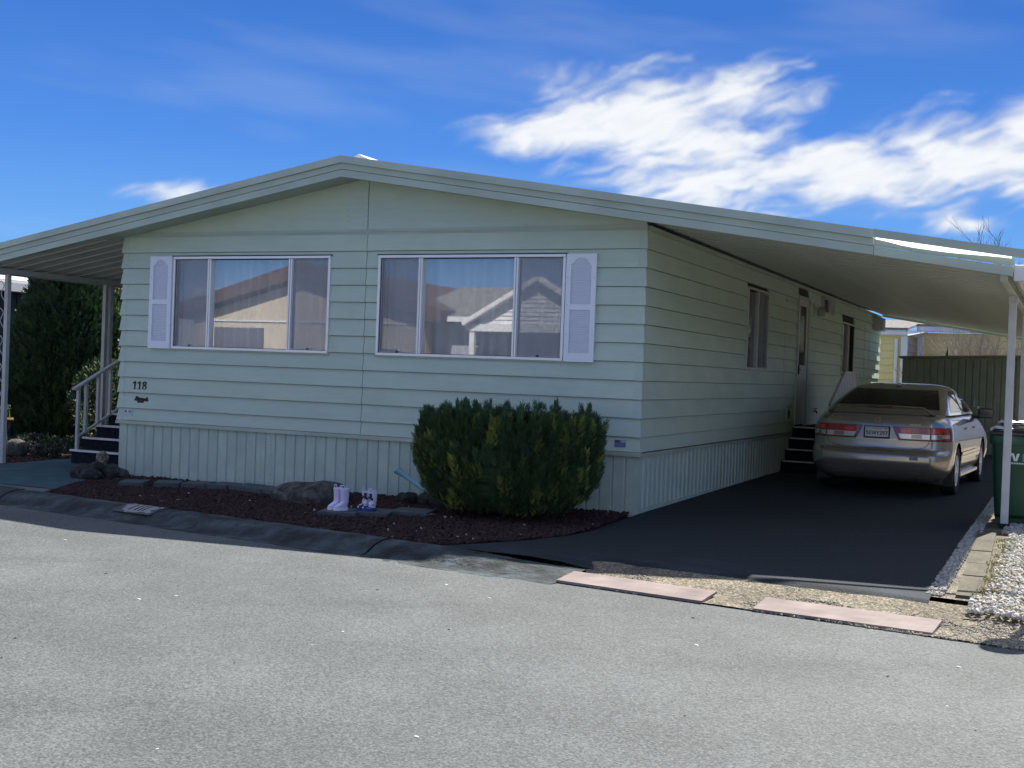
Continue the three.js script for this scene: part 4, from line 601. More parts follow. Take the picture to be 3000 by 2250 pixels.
{
  const g = rbox(-0.15, 0.15, 0, 0.062, -0.18, 0.18, 0.008);
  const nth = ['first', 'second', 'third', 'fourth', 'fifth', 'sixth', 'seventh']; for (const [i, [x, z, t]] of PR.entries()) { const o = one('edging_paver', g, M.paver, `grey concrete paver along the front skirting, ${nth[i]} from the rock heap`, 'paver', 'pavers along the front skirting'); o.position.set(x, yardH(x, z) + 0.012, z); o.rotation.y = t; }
  const big = rbox(-0.2, 0.2, 0, 0.05, -0.2, 0.2, 0.008);
  for (const [x, z, t, l] of [[-2.58, 1.80, 0.30, 'grey square paver under the plain lilac boots'], [-2.30, 1.62, 0.26, 'grey square paver under the blue patterned boots'], [-1.98, 1.36, 0.24, 'empty grey square paver between the boots and the bush']]) { const o = one('stepping_paver', big, M.paver, l, 'paver'); o.position.set(x, yardH(x, z) + 0.006, z); o.rotation.y = t; }
  const rockAt = (name, geo, m, x, z, y, label, group) => { const o = one(name, geo, m, label, 'rock', group); o.position.set(x, yardH(x, z) + y, z); return o; };
  rockAt('boulder', blob(0.50, 0.19, 0.34, 3, 0.34, 4), M.rock, -3.55, 0.95, 0.04, 'large low grey boulder half sunk in the lava rock');
  for (const [x, z, y, rx, ry, rz, s, m] of [[-7.18, 0.62, 0.06, 0.19, 0.13, 0.16, 21, M.rockDark], [-6.98, 0.72, 0.05, 0.17, 0.10, 0.12, 22, M.rockDark], [-6.95, 0.45, 0.08, 0.15, 0.12, 0.13, 23, M.rock], [-7.16, 0.42, 0.10, 0.12, 0.10, 0.12, 24, M.rockDark], [-7.02, 0.58, 0.14, 0.10, 0.08, 0.09, 26, M.rockDark], [-6.90, 0.28, 0.04, 0.10, 0.09, 0.1, 27, M.rock]]) rockAt('rock', blob(rx, ry, rz, s, 0.22, 3), m, x, z, y, 'rounded grey rock in the heap by the front left corner', 'rocks heaped at the front left corner');
  rockAt('rock', blob(0.085, 0.11, 0.07, 25, 0.3, 3), M.rockPale, -7.06, 0.46, 0.24, 'pale pointed rock on top of the heap by the corner');
  for (const [x, z, rx, ry, s] of [[-2.46, 0.60, 0.11, 0.085, 41], [-2.26, 0.56, 0.12, 0.09, 42], [-2.12, 0.42, 0.10, 0.11, 43], [-2.02, 0.68, 0.13, 0.10, 44], [-2.60, 0.50, 0.08, 0.07, 45]]) rockAt('cobble', blob(rx, ry, rx * 0.85, s, 0.16, 3), M.rockDark, x, z, ry * 0.75, 'dark rounded cobble around the watering can', 'cobbles around the watering can');
  for (const [x, z, rx, ry, s] of [[-10.75, -0.86, 0.24, 0.17, 51], [-10.25, -1.15, 0.2, 0.15, 52], [-9.95, -1.32, 0.15, 0.12, 53]]) rockAt('rock', blob(rx, ry, rx * 0.8, s, 0.18, 3), M.rock, x, z, ry * 0.7, 'dull grey rock edging the planting across the walkway', 'rocks across the walkway');
  const leaf = one('fallen_leaf', surf((u, v) => [(u - 0.5) * 0.09, 0.012 * Math.sin(u * 3.1) + 0.01, (v - 0.5) * 0.05 * Math.sin(u * Math.PI)], 8, 4), mat([0.42, 0.40, 0.20], { roughness: 0.8 }), 'single dry yellow leaf lying beside the empty paver', 'leaf'); leaf.position.set(-1.70, yardH(-1.7, 1.48) + 0.025, 1.48); leaf.rotation.y = 0.5;
}
// watering can tipped among the cobbles, its long spout pointing up
{
  const w = thing('watering_can', 'pale teal watering can with long spout leaning among cobbles', 'watering can', [-2.22, yardH(-2.2, 0.33) + 0.04, 0.33]);
  part('body', new THREE.LatheGeometry([[0, 0], [0.12, 0], [0.125, 0.01], [0.12, 0.24], [0.10, 0.27], [0.05, 0.275]].map((p) => new THREE.Vector2(...p)), 24), M.can, w);
  part('spout', new THREE.TubeGeometry(new THREE.CatmullRomCurve3([[-0.09, 0.05, 0.02], [-0.22, 0.13, 0.03], [-0.36, 0.21, 0.04], [-0.46, 0.27, 0.05]].map((p) => new THREE.Vector3(...p))), 16, 0.028, 10), M.can, w);
  const rose = part('spout_rose', rod([-0.44, 0.255, 0.05], [-0.535, 0.315, 0.055], 0.028, 16, 0.05), M.can, w);
  part('rose_face', rod([-0.535, 0.315, 0.055], [-0.542, 0.32, 0.0555], 0.05, 16, 0.044), mat([0.42, 0.66, 0.72], { roughness: 0.4 }), rose);
  part('handle', tube([[0.0, 0.27, 0], [-0.10, 0.30, 0], [-0.145, 0.22, 0], [-0.12, 0.10, 0]].map(([x, y, z]) => [-x * 0.3 - 0.03, y + 0.06, z + 0.03]), 0.011, 24, 8), mat([0.05, 0.10, 0.14], { roughness: 0.5 }), w);
  const n = thing('nandina_sprig', 'thin sprig of small dark leaves behind the watering can', 'plant', [-2.16, yardH(-2.1, 0.2), 0.2]); const r = rng(3), list = [];
  part('stem', [tube([[0, -0.03, 0], [-0.02, 0.25, 0.02], [-0.08, 0.52, 0.04]], 0.006, 10, 5), tube([[-0.02, 0.25, 0.02], [-0.16, 0.42, 0.05], [-0.26, 0.50, 0.06]], 0.004, 10, 5), tube([[-0.03, 0.15, 0.02], [-0.1, 0.25, 0.1], [-0.22, 0.30, 0.12]], 0.004, 10, 5)], M.bark, n);
  for (let i = 0; i < 70; i++) { const s = i % 3, f = 0.4 + 0.6 * r(), [x, y] = [[-0.08 * f, 0.52 * f], [-0.26 * f, 0.25 + 0.25 * f], [-0.22 * f, 0.15 + 0.15 * f]][s]; list.push([x + (r() - 0.5) * 0.07, y + (r() - 0.5) * 0.05, 0.04 + (r() - 0.5) * 0.08, new THREE.Vector3(-0.5 + (r() - 0.5), r() - 0.6, r() - 0.5).normalize(), 0.7 + 0.5 * r(), [0.03, 0.045, 0.03], r() * 6]); }
  scatter('leaves', broadLeaf(0.055, 0.011), leafMat([1, 1, 1], 0.2), list, n);
}
// two pairs of children's rubber boots
function boot(label, group, H, pos, turn, body, sole, rim, printed) {
  const b = thing('rubber_boot', label, 'boot', pos, turn, group); b.scale.set(0.9, 1, 0.9);
  const sec = (t) => {   // centre, half width, half length of the boot at height t (0 sole .. 1 top)
    const foot = sstep(0.42, 0.12, t); return { cz: lerp(0.0, 0.046, foot), hw: lerp(0.043 + 0.006 * sstep(0.5, 1, t), 0.040, foot), hl: lerp(0.048 + 0.006 * sstep(0.5, 1, t), 0.088, foot) };
  };
  const shell = surf((u, v) => { const a = u * 6.28318, t = v, s = sec(t), toe = Math.sin(a) > 0 ? 1 : 0.92, e = 0.85, c = Math.cos(a), q = Math.sin(a), k = t < 0.06 ? 0.93 : 1, round = t > 0.10 && t < 0.42 ? 1 - 0.30 * sstep(0.12, 0.40, t) * Math.max(0, q) * sstep(0.42, 0.3, t) : 1; return [Math.sign(c) * Math.abs(c) ** e * s.hw * k, t * H + 0.012, s.cz + Math.sign(q) * Math.abs(q) ** e * s.hl * toe * k * round]; }, 28, 30);
  part('boot_shell', shell, body, b);
  part('boot_sole', surf((u, v) => { const a = u * 6.28318, s = sec(0.05), c = Math.cos(a), q = Math.sin(a), k = v > 0.98 || v < 0.02 ? 0.0 : 1.04; return [Math.sign(c) * Math.abs(c) ** 0.8 * s.hw * k, clamp(v * 1.4 - 0.2) * 0.030, s.cz + Math.sign(q) * Math.abs(q) ** 0.8 * s.hl * k]; }, 28, 8), sole, b);
  const s = sec(1); part('boot_rim', new THREE.TorusGeometry(1, 0.07, 6, 28).rotateX(Math.PI / 2).scale(s.hw * 1.02, 0.10, s.hl * 1.02).translate(0, H + 0.008, s.cz), rim, b);
  for (const q of [-1, 1]) part('boot_loop', tube([[q * s.hw * 0.95, H - 0.005, -0.016], [q * s.hw * 1.05, H + 0.035, -0.012], [q * s.hw * 1.08, H + 0.045, 0.0], [q * s.hw * 1.05, H + 0.035, 0.012], [q * s.hw * 0.95, H - 0.005, 0.016]], 0.0045, 16, 6), rim, b);
  return b;
}
{
  const cow = mat([0.74, 0.74, 0.82], { tx: tex(256, 256, (u, v) => { const n = fbm(u * 7, v * 7, 3, 101, 7); return n > 0.56 ? [0.10, 0.13, 0.34] : n > 0.535 ? [0.5, 0.52, 0.7] : [0.98, 0.98, 1]; }), roughness: 0.4 }), blue = mat([0.03, 0.07, 0.26], { roughness: 0.45 });
  const y1 = yardH(-2.62, 1.8) + 0.058, y2 = yardH(-2.3, 1.62) + 0.058;
  boot('plain lilac rubber boot with white rim, the one beside the boulder', 'plain lilac boots on one paver', 0.212, [-2.63, y1, 1.80], -0.35, M.lilac, M.lilacPale, M.lilacPale);
  boot('plain lilac rubber boot with white rim, the one beside the patched boots', 'plain lilac boots on one paver', 0.212, [-2.53, y1, 1.83], -0.55, M.lilac, M.lilacPale, M.lilacPale);
  boot('small white rubber boot with blue patches, the one beside the lilac boots', 'blue patched boots on one paver', 0.176, [-2.385, y2, 1.64], -0.35, cow, blue, M.lilacPale);
  boot('small white rubber boot with blue patches, the one beside the empty paver', 'blue patched boots on one paver', 0.176, [-2.29, y2, 1.67], -0.6, cow, blue, M.lilacPale);
}
// plywood ramp boards laid over the gutter, edging blocks by the gravel
{
  const board = (label, fl, fr, d, yf, yb) => { const dir = [fr[0] - fl[0], fr[1] - fl[1]], L = Math.hypot(...dir), n = [dir[1] / L * d, -dir[0] / L * d], bl = [fl[0] + n[0], fl[1] + n[1]], br = [fr[0] + n[0], fr[1] + n[1]], th = 0.019; one('ramp_board', hex([fl[0], yf, fl[1]], [fr[0], yf, fr[1]], [fr[0], yf + th, fr[1]], [fl[0], yf + th, fl[1]], [bl[0], yb, bl[1]], [br[0], yb, br[1]], [br[0], yb + th, br[1]], [bl[0], yb + th, bl[1]]), M.ramp, label, 'ramp'); };
  board('pinkish plywood ramp board at the gutter on the side toward the bed', [0.60, 3.665], [1.83, 3.862], 0.27, -0.156, -0.118);
  board('pinkish plywood ramp board at the gutter on the side toward the gravel', [2.22, 3.915], [3.455, 4.06], 0.29, -0.156, -0.116);
  const edges = [[2.98, 2.06], [2.05, 1.37], [1.36, 0.62], [0.61, -0.12], [-0.13, -0.95]];
  const nth = ['first', 'second', 'third', 'fourth', 'fifth']; edges.forEach(([z0, z1], i) => { const xa = lerp(3.50, 3.38, (2.98 - z0) / 4), xb = lerp(3.50, 3.38, (2.98 - z1) / 4), h = (z) => yardH(3.5, z) + 0.020 + (i % 2) * 0.003, w = 0.19, a = z0 - 0.005, b = z1 + 0.005; one('edging_block', hex([xa, -0.12, a], [xa + w, -0.12, a], [xa + w - 0.006, h(z0), a - 0.008], [xa + 0.006, h(z0), a - 0.008], [xb, -0.12, b], [xb + w, -0.12, b], [xb + w - 0.006, h(z1), b + 0.008], [xb + 0.006, h(z1), b + 0.008]), M.timber, `weathered flat edging block beside the white gravel, ${nth[i]} from the gutter`, 'edging', 'edging blocks beside the white gravel'); });
}

// ================================================================ THE CAR
{
  const car = thing('sedan_car', 'champagne metallic sedan with rear spoiler parked nose-in under the carport', 'car', [1.90, 0.056, -3.93], -0.044);
  const paint = mat([0.40, 0.36, 0.31], { physical: true, metalness: 0.7, roughness: 0.25, clearcoat: 1, clearcoatRoughness: 0.03 }), dark = mat([0.012, 0.012, 0.013], { roughness: 0.5 });
  const red = mat([0.33, 0.012, 0.014], { physical: true, roughness: 0.12, clearcoat: 1 }), redHot = mat([0.80, 0.03, 0.03], { physical: true, roughness: 0.12, clearcoat: 1 }), clear = mat([0.62, 0.62, 0.60], { metalness: 0.6, roughness: 0.15 }), grey = mat([0.30, 0.29, 0.27], { metalness: 0.7, roughness: 0.2 });
  const W = table([[0.18, 0.78], [0.26, 0.84], [0.34, 0.88], [0.45, 0.902], [0.60, 0.907], [0.72, 0.905], [0.85, 0.893], [0.95, 0.868], [1.02, 0.825], [1.055, 0.785], [1.075, 0.73]]);
  const ZR = table([[0.18, 0.20], [0.24, 0.10], [0.30, 0.045], [0.36, 0.02], [0.43, 0.0], [0.50, 0.0], [0.545, 0.012], [0.575, 0.045], [0.605, 0.085], [0.64, 0.095], [0.73, 0.10], [0.90, 0.115], [0.97, 0.135], [1.03, 0.17], [1.06, 0.205], [1.075, 0.255]]);
  const ZF = table([[0.18, 4.66], [0.3, 4.79], [0.5, 4.82], [0.65, 4.76], [0.75, 4.6], [0.85, 4.25], [0.95, 3.95], [1.0, 3.75], [1.055, 3.55], [1.075, 3.4]]);
  const RX = 0.23, RZ = 0.40, LC = 0.49;
  function S(y, d) {   // the skin of the lower body: height y, distance d round the plan from the middle of the tail -> [x, y, s]
    const w = W(y), zr = ZR(y), a = Math.abs(d), sg = Math.sign(d) || 1, bow = (x) => 0.10 * (x / 0.9) ** 2, zb = zr + bow(w - RX);
    let x, s;
    if (a <= w - RX) { x = a; s = zr + bow(a); } else if (a <= w - RX + LC) { const t = (a - (w - RX)) / LC * Math.PI / 2; x = w - RX + RX * Math.sin(t); s = zb + RZ * (1 - Math.cos(t)) + 0.04 * Math.sin(2 * t); } else { x = w; s = zb + RZ + (a - (w - RX + LC)); }
    return [sg * x, y, s];
  }
  const half = (y) => { const w = W(y), zb = ZR(y) + 0.10 * ((w - RX) / 0.9) ** 2, end = w - RX + LC + (ZF(y) - 0.45 - zb - RZ), list = []; for (let i = 0; i <= 12; i++) list.push(S(y, (w - RX) * i / 12)); for (let i = 1; i <= 10; i++) list.push(S(y, w - RX + LC * i / 10)); for (let i = 1; i <= 30; i++) list.push(S(y, lerp(w - RX + LC, end, i / 30))); for (let i = 1; i <= 10; i++) { const t = i / 10 * Math.PI / 2; list.push([w - 0.4 * (1 - Math.cos(t)), y, ZF(y) - 0.45 + 0.33 * Math.sin(t)]); } for (let i = 1; i <= 8; i++) list.push([(w - 0.4) * (1 - i / 8), y, ZF(y) - 0.12 + 0.12 * Math.sin(i / 8 * Math.PI / 2)]); return list; };
  const P3 = ([x, y, s]) => [x, y, -s];
  const ys = [0.18, 0.21, 0.24, 0.27, 0.30, 0.34, 0.38, 0.43, 0.47, 0.51, 0.53, 0.545, 0.56, 0.575, 0.59, 0.605, 0.62, 0.65, 0.70, 0.75, 0.80, 0.85, 0.90, 0.94, 0.97, 1.0, 1.03, 1.045, 1.06, 1.075];
  const rings = ys.map((y) => { const h = half(y); return [...h, ...h.slice(1, -1).reverse().map(([x, yy, s]) => [-x, yy, s])]; }), n = rings[0].length;
  const pos = [], idx = []; rings.forEach((r) => r.forEach((p) => pos.push(...P3(p))));
  for (let j = 0; j < rings.length - 1; j++) for (let i = 0; i < n; i++) { const a = j * n + i, b = j * n + (i + 1) % n, c = a + n, d = b + n; idx.push(a, b, d, a, d, c); }
  const cb = pos.length / 3; pos.push(0, 0.18, -2.4); const ct = cb + 1; pos.push(0, 1.085, -2.0);
  for (let i = 0; i < n; i++) { idx.push(i, cb, (i + 1) % n); const a = (rings.length - 1) * n + i, b = (rings.length - 1) * n + (i + 1) % n; idx.push(a, b, ct); }
  const bg = new THREE.BufferGeometry(); bg.setAttribute('position', new THREE.Float32BufferAttribute(pos, 3)); bg.setIndex(idx); bg.computeVertexNormals(); bg.setAttribute('uv', new THREE.Float32BufferAttribute(new Float32Array(pos.length / 3 * 2), 2));
  const vol = (() => { let v = 0; const p = new THREE.Vector3(), q = new THREE.Vector3(), r = new THREE.Vector3(); for (let i = 0; i < idx.length; i += 3) { p.fromArray(pos, idx[i] * 3); q.fromArray(pos, idx[i + 1] * 3); r.fromArray(pos, idx[i + 2] * 3); v += p.dot(q.cross(r)); } return v; })();
  if (vol < 0) { for (let i = 0; i < idx.length; i += 3) [idx[i], idx[i + 1]] = [idx[i + 1], idx[i]]; bg.setIndex(idx); bg.computeVertexNormals(); }
  const ev = new Evaluator(); ev.useGroups = true; ev.attributes = ['position', 'normal', 'uv'];
  let body = new Brush(bg, paint); body.updateMatrixWorld();
  const AX = [1.03, 3.77], WR = 0.322;
  for (const s of AX) for (const sd of [-1, 1]) { const c = new THREE.CylinderGeometry(0.372, 0.372, 0.36, 36).rotateZ(Math.PI / 2).translate(sd * 0.82, WR + 0.005, -s); const br = new Brush(c, dark); br.updateMatrixWorld(); body = ev.evaluate(body, br, SUBTRACTION); body.updateMatrixWorld(); }
  body.name = 'body'; shade(body); car.add(body);
  // patches that follow the skin
  const nrm = (y, d) => { const e = 0.004, a = S(y, d - e), b = S(y, d + e), c = S(y - e, d), f = S(y + e, d), u = new THREE.Vector3(b[0] - a[0], 0, -(b[2] - a[2])), v = new THREE.Vector3(f[0] - c[0], f[1] - c[1], -(f[2] - c[2])); const q = u.cross(v).normalize(); if (q.x * a[0] - q.z * (2.4 - a[2]) * -1 < 0 && q.z < 0) q.negate(); return q; };
  const skin = (y, d, off) => { const p = S(y, d), q = nrm(y, d); if (q.z * 1 < 0 && p[2] < 0.3) q.negate(); return [p[0] + q.x * off, y + q.y * off, -p[2] + q.z * off]; };
  const patch = (name, m, y0, y1, d0, d1, off, parent, nd = 16, ny = 4, label) => { const f0 = typeof d0 === 'function' ? d0 : () => d0, f1 = typeof d1 === 'function' ? d1 : () => d1, g0 = typeof y0 === 'function' ? y0 : () => y0, g1 = typeof y1 === 'function' ? y1 : () => y1; return part(name, surf((u, v) => { const ya = lerp(g0(u), g1(u), v); return skin(ya, lerp(f0(v), f1(v), u), off); }, nd, ny), m, parent, label); };
  const ribbon = (pts, w, off) => { const t = []; for (let i = 0; i < pts.length - 1; i++) { const [ya, da] = pts[i], [yb, db] = pts[i + 1], L = Math.hypot(yb - ya, db - da) || 1, py = (db - da) / L * w / 2, pd = -(yb - ya) / L * w / 2, a = skin(ya + py, da + pd, off), b = skin(ya - py, da - pd, off), c = skin(yb - py, db - pd, off), d = skin(yb + py, db + pd, off); t.push([a, b, c], [a, c, d]); } return poly(t); };
  for (const sd of [-1, 1]) {
    const lamp = new THREE.Group(); lamp.name = 'tail_light'; car.add(lamp);
    const inn = (y) => sd * lerp(0.275, 0.20, (y - 0.735) / 0.16), D = (f) => (v) => sd * f;
    patch('lamp_rim', dark, 0.728, 0.902, (v) => inn(0.728 + v * 0.174) - sd * 0.008, sd * 1.045, 0.004, lamp, 30, 3);
    patch('red_lens', red, 0.738, 0.896, (v) => inn(0.738 + v * 0.158), sd * 1.03, 0.007, lamp, 30, 4);
    patch('clear_lens', clear, 0.750, 0.812, (v) => inn(0.75 + v * 0.06) + sd * 0.03, sd * 0.655, 0.010, lamp, 12, 2); patch('clear_lens', clear, (u) => 0.752 + 0.02 * u, 0.812, sd * 0.675, sd * 0.98, 0.010, lamp, 12, 2);
    patch('lamp_reflector', grey, 0.756, 0.806, sd * 0.43, sd * 0.56, 0.0125, lamp, 6, 2); patch('lamp_reflector', grey, 0.762, 0.806, sd * 0.77, sd * 0.83, 0.0125, lamp, 6, 2);
    patch('brake_reflector', redHot, 0.828, 0.882, sd * 0.69, sd * 0.79, 0.0105, lamp, 6, 2); patch('brake_reflector', redHot, 0.828, 0.868, (v) => sd * 0.30, sd * 0.42, 0.0105, lamp, 6, 2);
    part('lamp_gap', ribbon([[0.73, sd * 0.662], [0.90, sd * 0.662]], 0.009, 0.0135), dark, lamp);
    patch('plate_garnish', grey, 0.745, 0.892, (v) => sd * 0.172, (v) => inn(0.745 + v * 0.147) - sd * 0.012, 0.005, car, 4, 2);
    // lid gaps: down beside the lamps and round the corner of the boot lid
    part('panel_gap', ribbon([[1.062, sd * 0.655], [1.0, sd * 0.652], [0.902, sd * 0.655]], 0.008, 0.002), dark, car);
    part('panel_gap', ribbon([[0.728, sd * 0.65], [0.69, sd * 0.64], [0.655, sd * 0.61], [0.628, sd * 0.55], [0.622, sd * 0.5], [0.62, 0]], 0.008, 0.002), dark, car);
    // doors, sill and rubbing strip on the flank
    const F = (s) => sd * (0.905 - RX + LC + s - (0.10 + 0.10 * 0.5625 + RZ));
    for (const [s, yb, yt] of [[1.56, 0.66, 1.03], [2.40, 0.30, 1.03], [3.40, 0.32, 1.0]]) part('door_gap', ribbon([[yb, F(s)], [lerp(yb, yt, 0.5), F(s)], [yt, F(s)]], 0.008, 0.002), dark, car);
    part('door_gap', ribbon([[0.66, F(1.56)], [0.5, F(1.50)], [0.38, F(1.56)], [0.30, F(1.62)]], 0.008, 0.002), dark, car);
    part('door_gap', ribbon([[0.30, F(1.62)], [0.30, F(2.4)], [0.32, F(3.4)]], 0.008, 0.002), dark, car);
    patch('rubbing_strip', paint, 0.515, 0.555, F(1.45), F(3.35), 0.012, car, 20, 2); part('strip_edge', ribbon([[0.51, F(1.45)], [0.51, F(2.4)], [0.51, F(3.35)]], 0.008, 0.013), dark, car);
    for (const s of [1.72, 2.62]) { const p = S(0.87, F(s)); part('door_handle', rbox(p[0] - 0.02, p[0] + 0.028, 0.855, 0.885, -p[2] - 0.17, -p[2], 0.012, 3), paint, car); }
    part('sill', rbox(sd * 0.86 - 0.03, sd * 0.86 + 0.03, 0.20, 0.27, -3.32, -1.48, 0.02, 3), paint, car);
    part('mud_flap', rbox(sd * 0.80 - 0.09, sd * 0.80 + 0.09, 0.13, 0.40, -0.655, -0.64, 0.006), dark, car);
    patch('bumper_valance', paint, 0.252, 0.282, sd * 0.10, sd * 0.56, 0.006, car, 12, 2);
    // wheels
    for (const s of AX) {
      const w = new THREE.Group(); w.name = 'wheel'; w.position.set(sd * 0.80, WR, -s); car.add(w);
      part('tyre', new THREE.LatheGeometry([[0.205, -0.085], [0.26, -0.098], [0.305, -0.094], [0.32, -0.07], [0.322, 0], [0.32, 0.07], [0.305, 0.094], [0.26, 0.098], [0.205, 0.085]].map((p) => new THREE.Vector2(...p)), 40).rotateZ(Math.PI / 2), M.rubber, w);
      const rim = part('rim', new THREE.LatheGeometry([[0.215, -0.08], [0.218, 0.08], [0.206, 0.086], [0.195, 0.07], [0.19, -0.08]].map((p) => new THREE.Vector2(...p)), 36).rotateZ(-sd * Math.PI / 2), M.alu, w);
      const sp = []; for (let k = 0; k < 7; k++) { const a = k / 7 * 6.2832, c = Math.cos(a), q = Math.sin(a); sp.push(bar([sd * 0.062, c * 0.03, q * 0.03], [sd * 0.070, c * 0.20, q * 0.20], 0.034, 0.02)); } sp.push(new THREE.CylinderGeometry(0.05, 0.055, 0.03, 18).rotateZ(Math.PI / 2).translate(sd * 0.066, 0, 0)); part('spokes', sp, M.alu, rim);
      part('brake_disc', new THREE.CylinderGeometry(0.15, 0.15, 0.02, 24).rotateZ(Math.PI / 2), M.rockDark, w);
    }
    // mirrors
    const mir = part('door_mirror', rbox(sd * 1.02 - 0.115, sd * 1.02 + 0.105, 1.0, 1.145, -3.16, -3.05, 0.04, 4), sd > 0 ? dark : paint, car); part('mirror_glass', rbox(sd * 1.02 - 0.095, sd * 1.02 + 0.09, 1.012, 1.132, -3.052, -3.046, 0.003), mat([0.02, 0.03, 0.06], { roughness: 0.08 }), mir); part('mirror_foot', rbox(sd * 0.85 - 0.09, sd * 0.85 + 0.09, 0.985, 1.035, -3.14, -3.06, 0.015, 3), dark, mir);
  }
  // cabin: roof and pillars in paint, six panes of glass
  const GR = table([[1.06, 0.50], [1.12, 0.62], [1.25, 0.97], [1.35, 1.30], [1.40, 1.50], [1.44, 1.76], [1.465, 2.0], [1.478, 2.3]]), GF = table([[1.06, 3.52], [1.2, 3.2], [1.35, 2.86], [1.42, 2.68], [1.465, 2.55], [1.478, 2.45]]), GW = table([[1.06, 0.80], [1.12, 0.775], [1.25, 0.715], [1.35, 0.660], [1.40, 0.625], [1.44, 0.57], [1.465, 0.47], [1.478, 0.30]]);
  const gy = [1.06, 1.09, 1.115, 1.125, 1.17, 1.22, 1.27, 1.32, 1.36, 1.385, 1.40, 1.42, 1.44, 1.455, 1.467, 1.474, 1.478];
  const per = []; for (let i = 0; i <= 10; i++) per.push(['r', i / 10]); for (let i = 1; i <= 6; i++) per.push(['c', i / 6]); const fs = [0.05, 0.12, 0.2, 0.28, 0.36, 0.44, 0.47, 0.51, 0.58, 0.66, 0.74, 0.82, 0.90, 0.96, 1]; for (const f of fs) per.push(['s', f]); for (let i = 1; i <= 5; i++) per.push(['a', i / 5]); for (let i = 1; i <= 10; i++) per.push(['f', i / 10]);
  const G = (y, [k, f]) => { const w = GW(y), a = w - 0.085, zr = GR(y), zf = GF(y), bow = (x) => 0.07 * (x / 0.7) ** 2, zb = zr + bow(a), s0 = zb + 0.20, s1 = zf - 0.22; const len = Math.max(0.05, s1 - s0), e0 = Math.min(s0, (s0 + s1) / 2 - 0.02), e1 = e0 + len; if (k === 'r') return [a * f, y, zr + bow(a * f)]; if (k === 'c') { const t = f * Math.PI / 2; return [a + 0.085 * Math.sin(t), y, lerp(zb, e0, 1 - Math.cos(t))]; } if (k === 's') return [w + 0.012 * Math.sin(f * Math.PI), y, lerp(e0, e1, f)]; if (k === 'a') { const t = f * Math.PI / 2; return [w - 0.12 * (1 - Math.cos(t)), y, e1 + (zf - 0.08 - e1) * Math.sin(t)]; } return [(w - 0.12) * (1 - f), y, zf - 0.08 + 0.08 * Math.sin(f * Math.PI / 2)]; };
  const cells = new Map(), put = (key, sd, a, b, c, d) => { const q = (p) => [sd * p[0], p[1], -p[2]], l = cells.get(key) ?? []; if (sd > 0) l.push([q(a), q(b), q(c)], [q(a), q(c), q(d)]); else l.push([q(a), q(c), q(b)], [q(a), q(d), q(c)]); cells.set(key, l); };
  for (const sd of [-1, 1]) for (let j = 0; j < gy.length - 1; j++) for (let i = 0; i < per.length - 1; i++) {
    const [k, f] = per[i + 1], [k0, f0] = per[i], ym = (gy[j] + gy[j + 1]) / 2, gl = ym > 1.12 && ym < 1.39; let key = 'roof_shell';
    if (k === 'r' && gl) key = 'rear_window'; else if (k === 'f' && gl) key = 'windscreen'; else if (k === 's' && ym > 1.1 && ym < 1.38 && k0 === 's') key = f <= 0.47 ? 'rear_door_window:' + sd : f0 >= 0.51 && f <= 0.97 ? 'front_door_window:' + sd : 'roof_shell';
    put(key, sd, G(gy[j], per[i]), G(gy[j], per[i + 1]), G(gy[j + 1], per[i + 1]), G(gy[j + 1], per[i]));
  }
  for (const sd of [-1, 1]) for (let i = 0; i < per.length - 1; i++) put('roof_shell', sd, G(1.478, per[i]), G(1.478, per[i + 1]), [0, 1.480, 2.38], [0, 1.480, 2.38]);
  for (const [key, t] of cells) { let g = new THREE.BufferGeometry(); g.setAttribute('position', new THREE.Float32BufferAttribute(t.flat(2), 3)); g = mergeVertices(g, 1e-5); g.computeVertexNormals(); part(key.split(':')[0], g, key === 'roof_shell' ? paint : M.glassDark, car); if (key === 'roof_shell') { const h = g.clone(), p = h.attributes.position, nn = h.attributes.normal, sg = nn.getY(p.count - 1) < 0 ? 1 : -1; for (let i = 0; i < p.count; i++) p.setXYZ(i, p.getX(i) * 0.982, p.getY(i) - 0.012, -2.2 + (p.getZ(i) + 2.2) * 0.985); part('headliner', h, dark, car); } }
  part('parcel_shelf', box(-0.70, 0.70, 1.083, 1.095, -3.3, -0.66), dark, car);
  for (const x of [-0.36, 0.36]) part('front_seat', [rbox(x - 0.23, x + 0.23, 1.0, 1.22, -2.25, -2.08, 0.06, 3), rbox(x - 0.13, x + 0.13, 1.20, 1.36, -2.18, -2.08, 0.045, 3)], M.rubber, car);
  for (const x of [-0.40, 0.40]) part('rear_headrest', rbox(x - 0.12, x + 0.12, 1.09, 1.19, -1.42, -1.32, 0.04, 3), M.rubber, car);
  // window surrounds
  part('window_seal', [-1, 1].flatMap((sd) => [0.05, 0.49, 0.965].map((f) => { const t = []; for (let j = 2; j < 9; j++) { const a = G(gy[j], ['s', f]), b = G(gy[j + 1], ['s', f]), w = f === 0.49 ? 0.03 : 0.012; t.push([[sd * (a[0] + 0.003), a[1], -a[2] + w], [sd * (a[0] + 0.003), a[1], -a[2] - w], [sd * (b[0] + 0.003), b[1], -b[2] - w]], [[sd * (a[0] + 0.003), a[1], -a[2] + w], [sd * (b[0] + 0.003), b[1], -b[2] - w], [sd * (b[0] + 0.003), b[1], -b[2] + w]]); } return poly(t); })), dark, car);
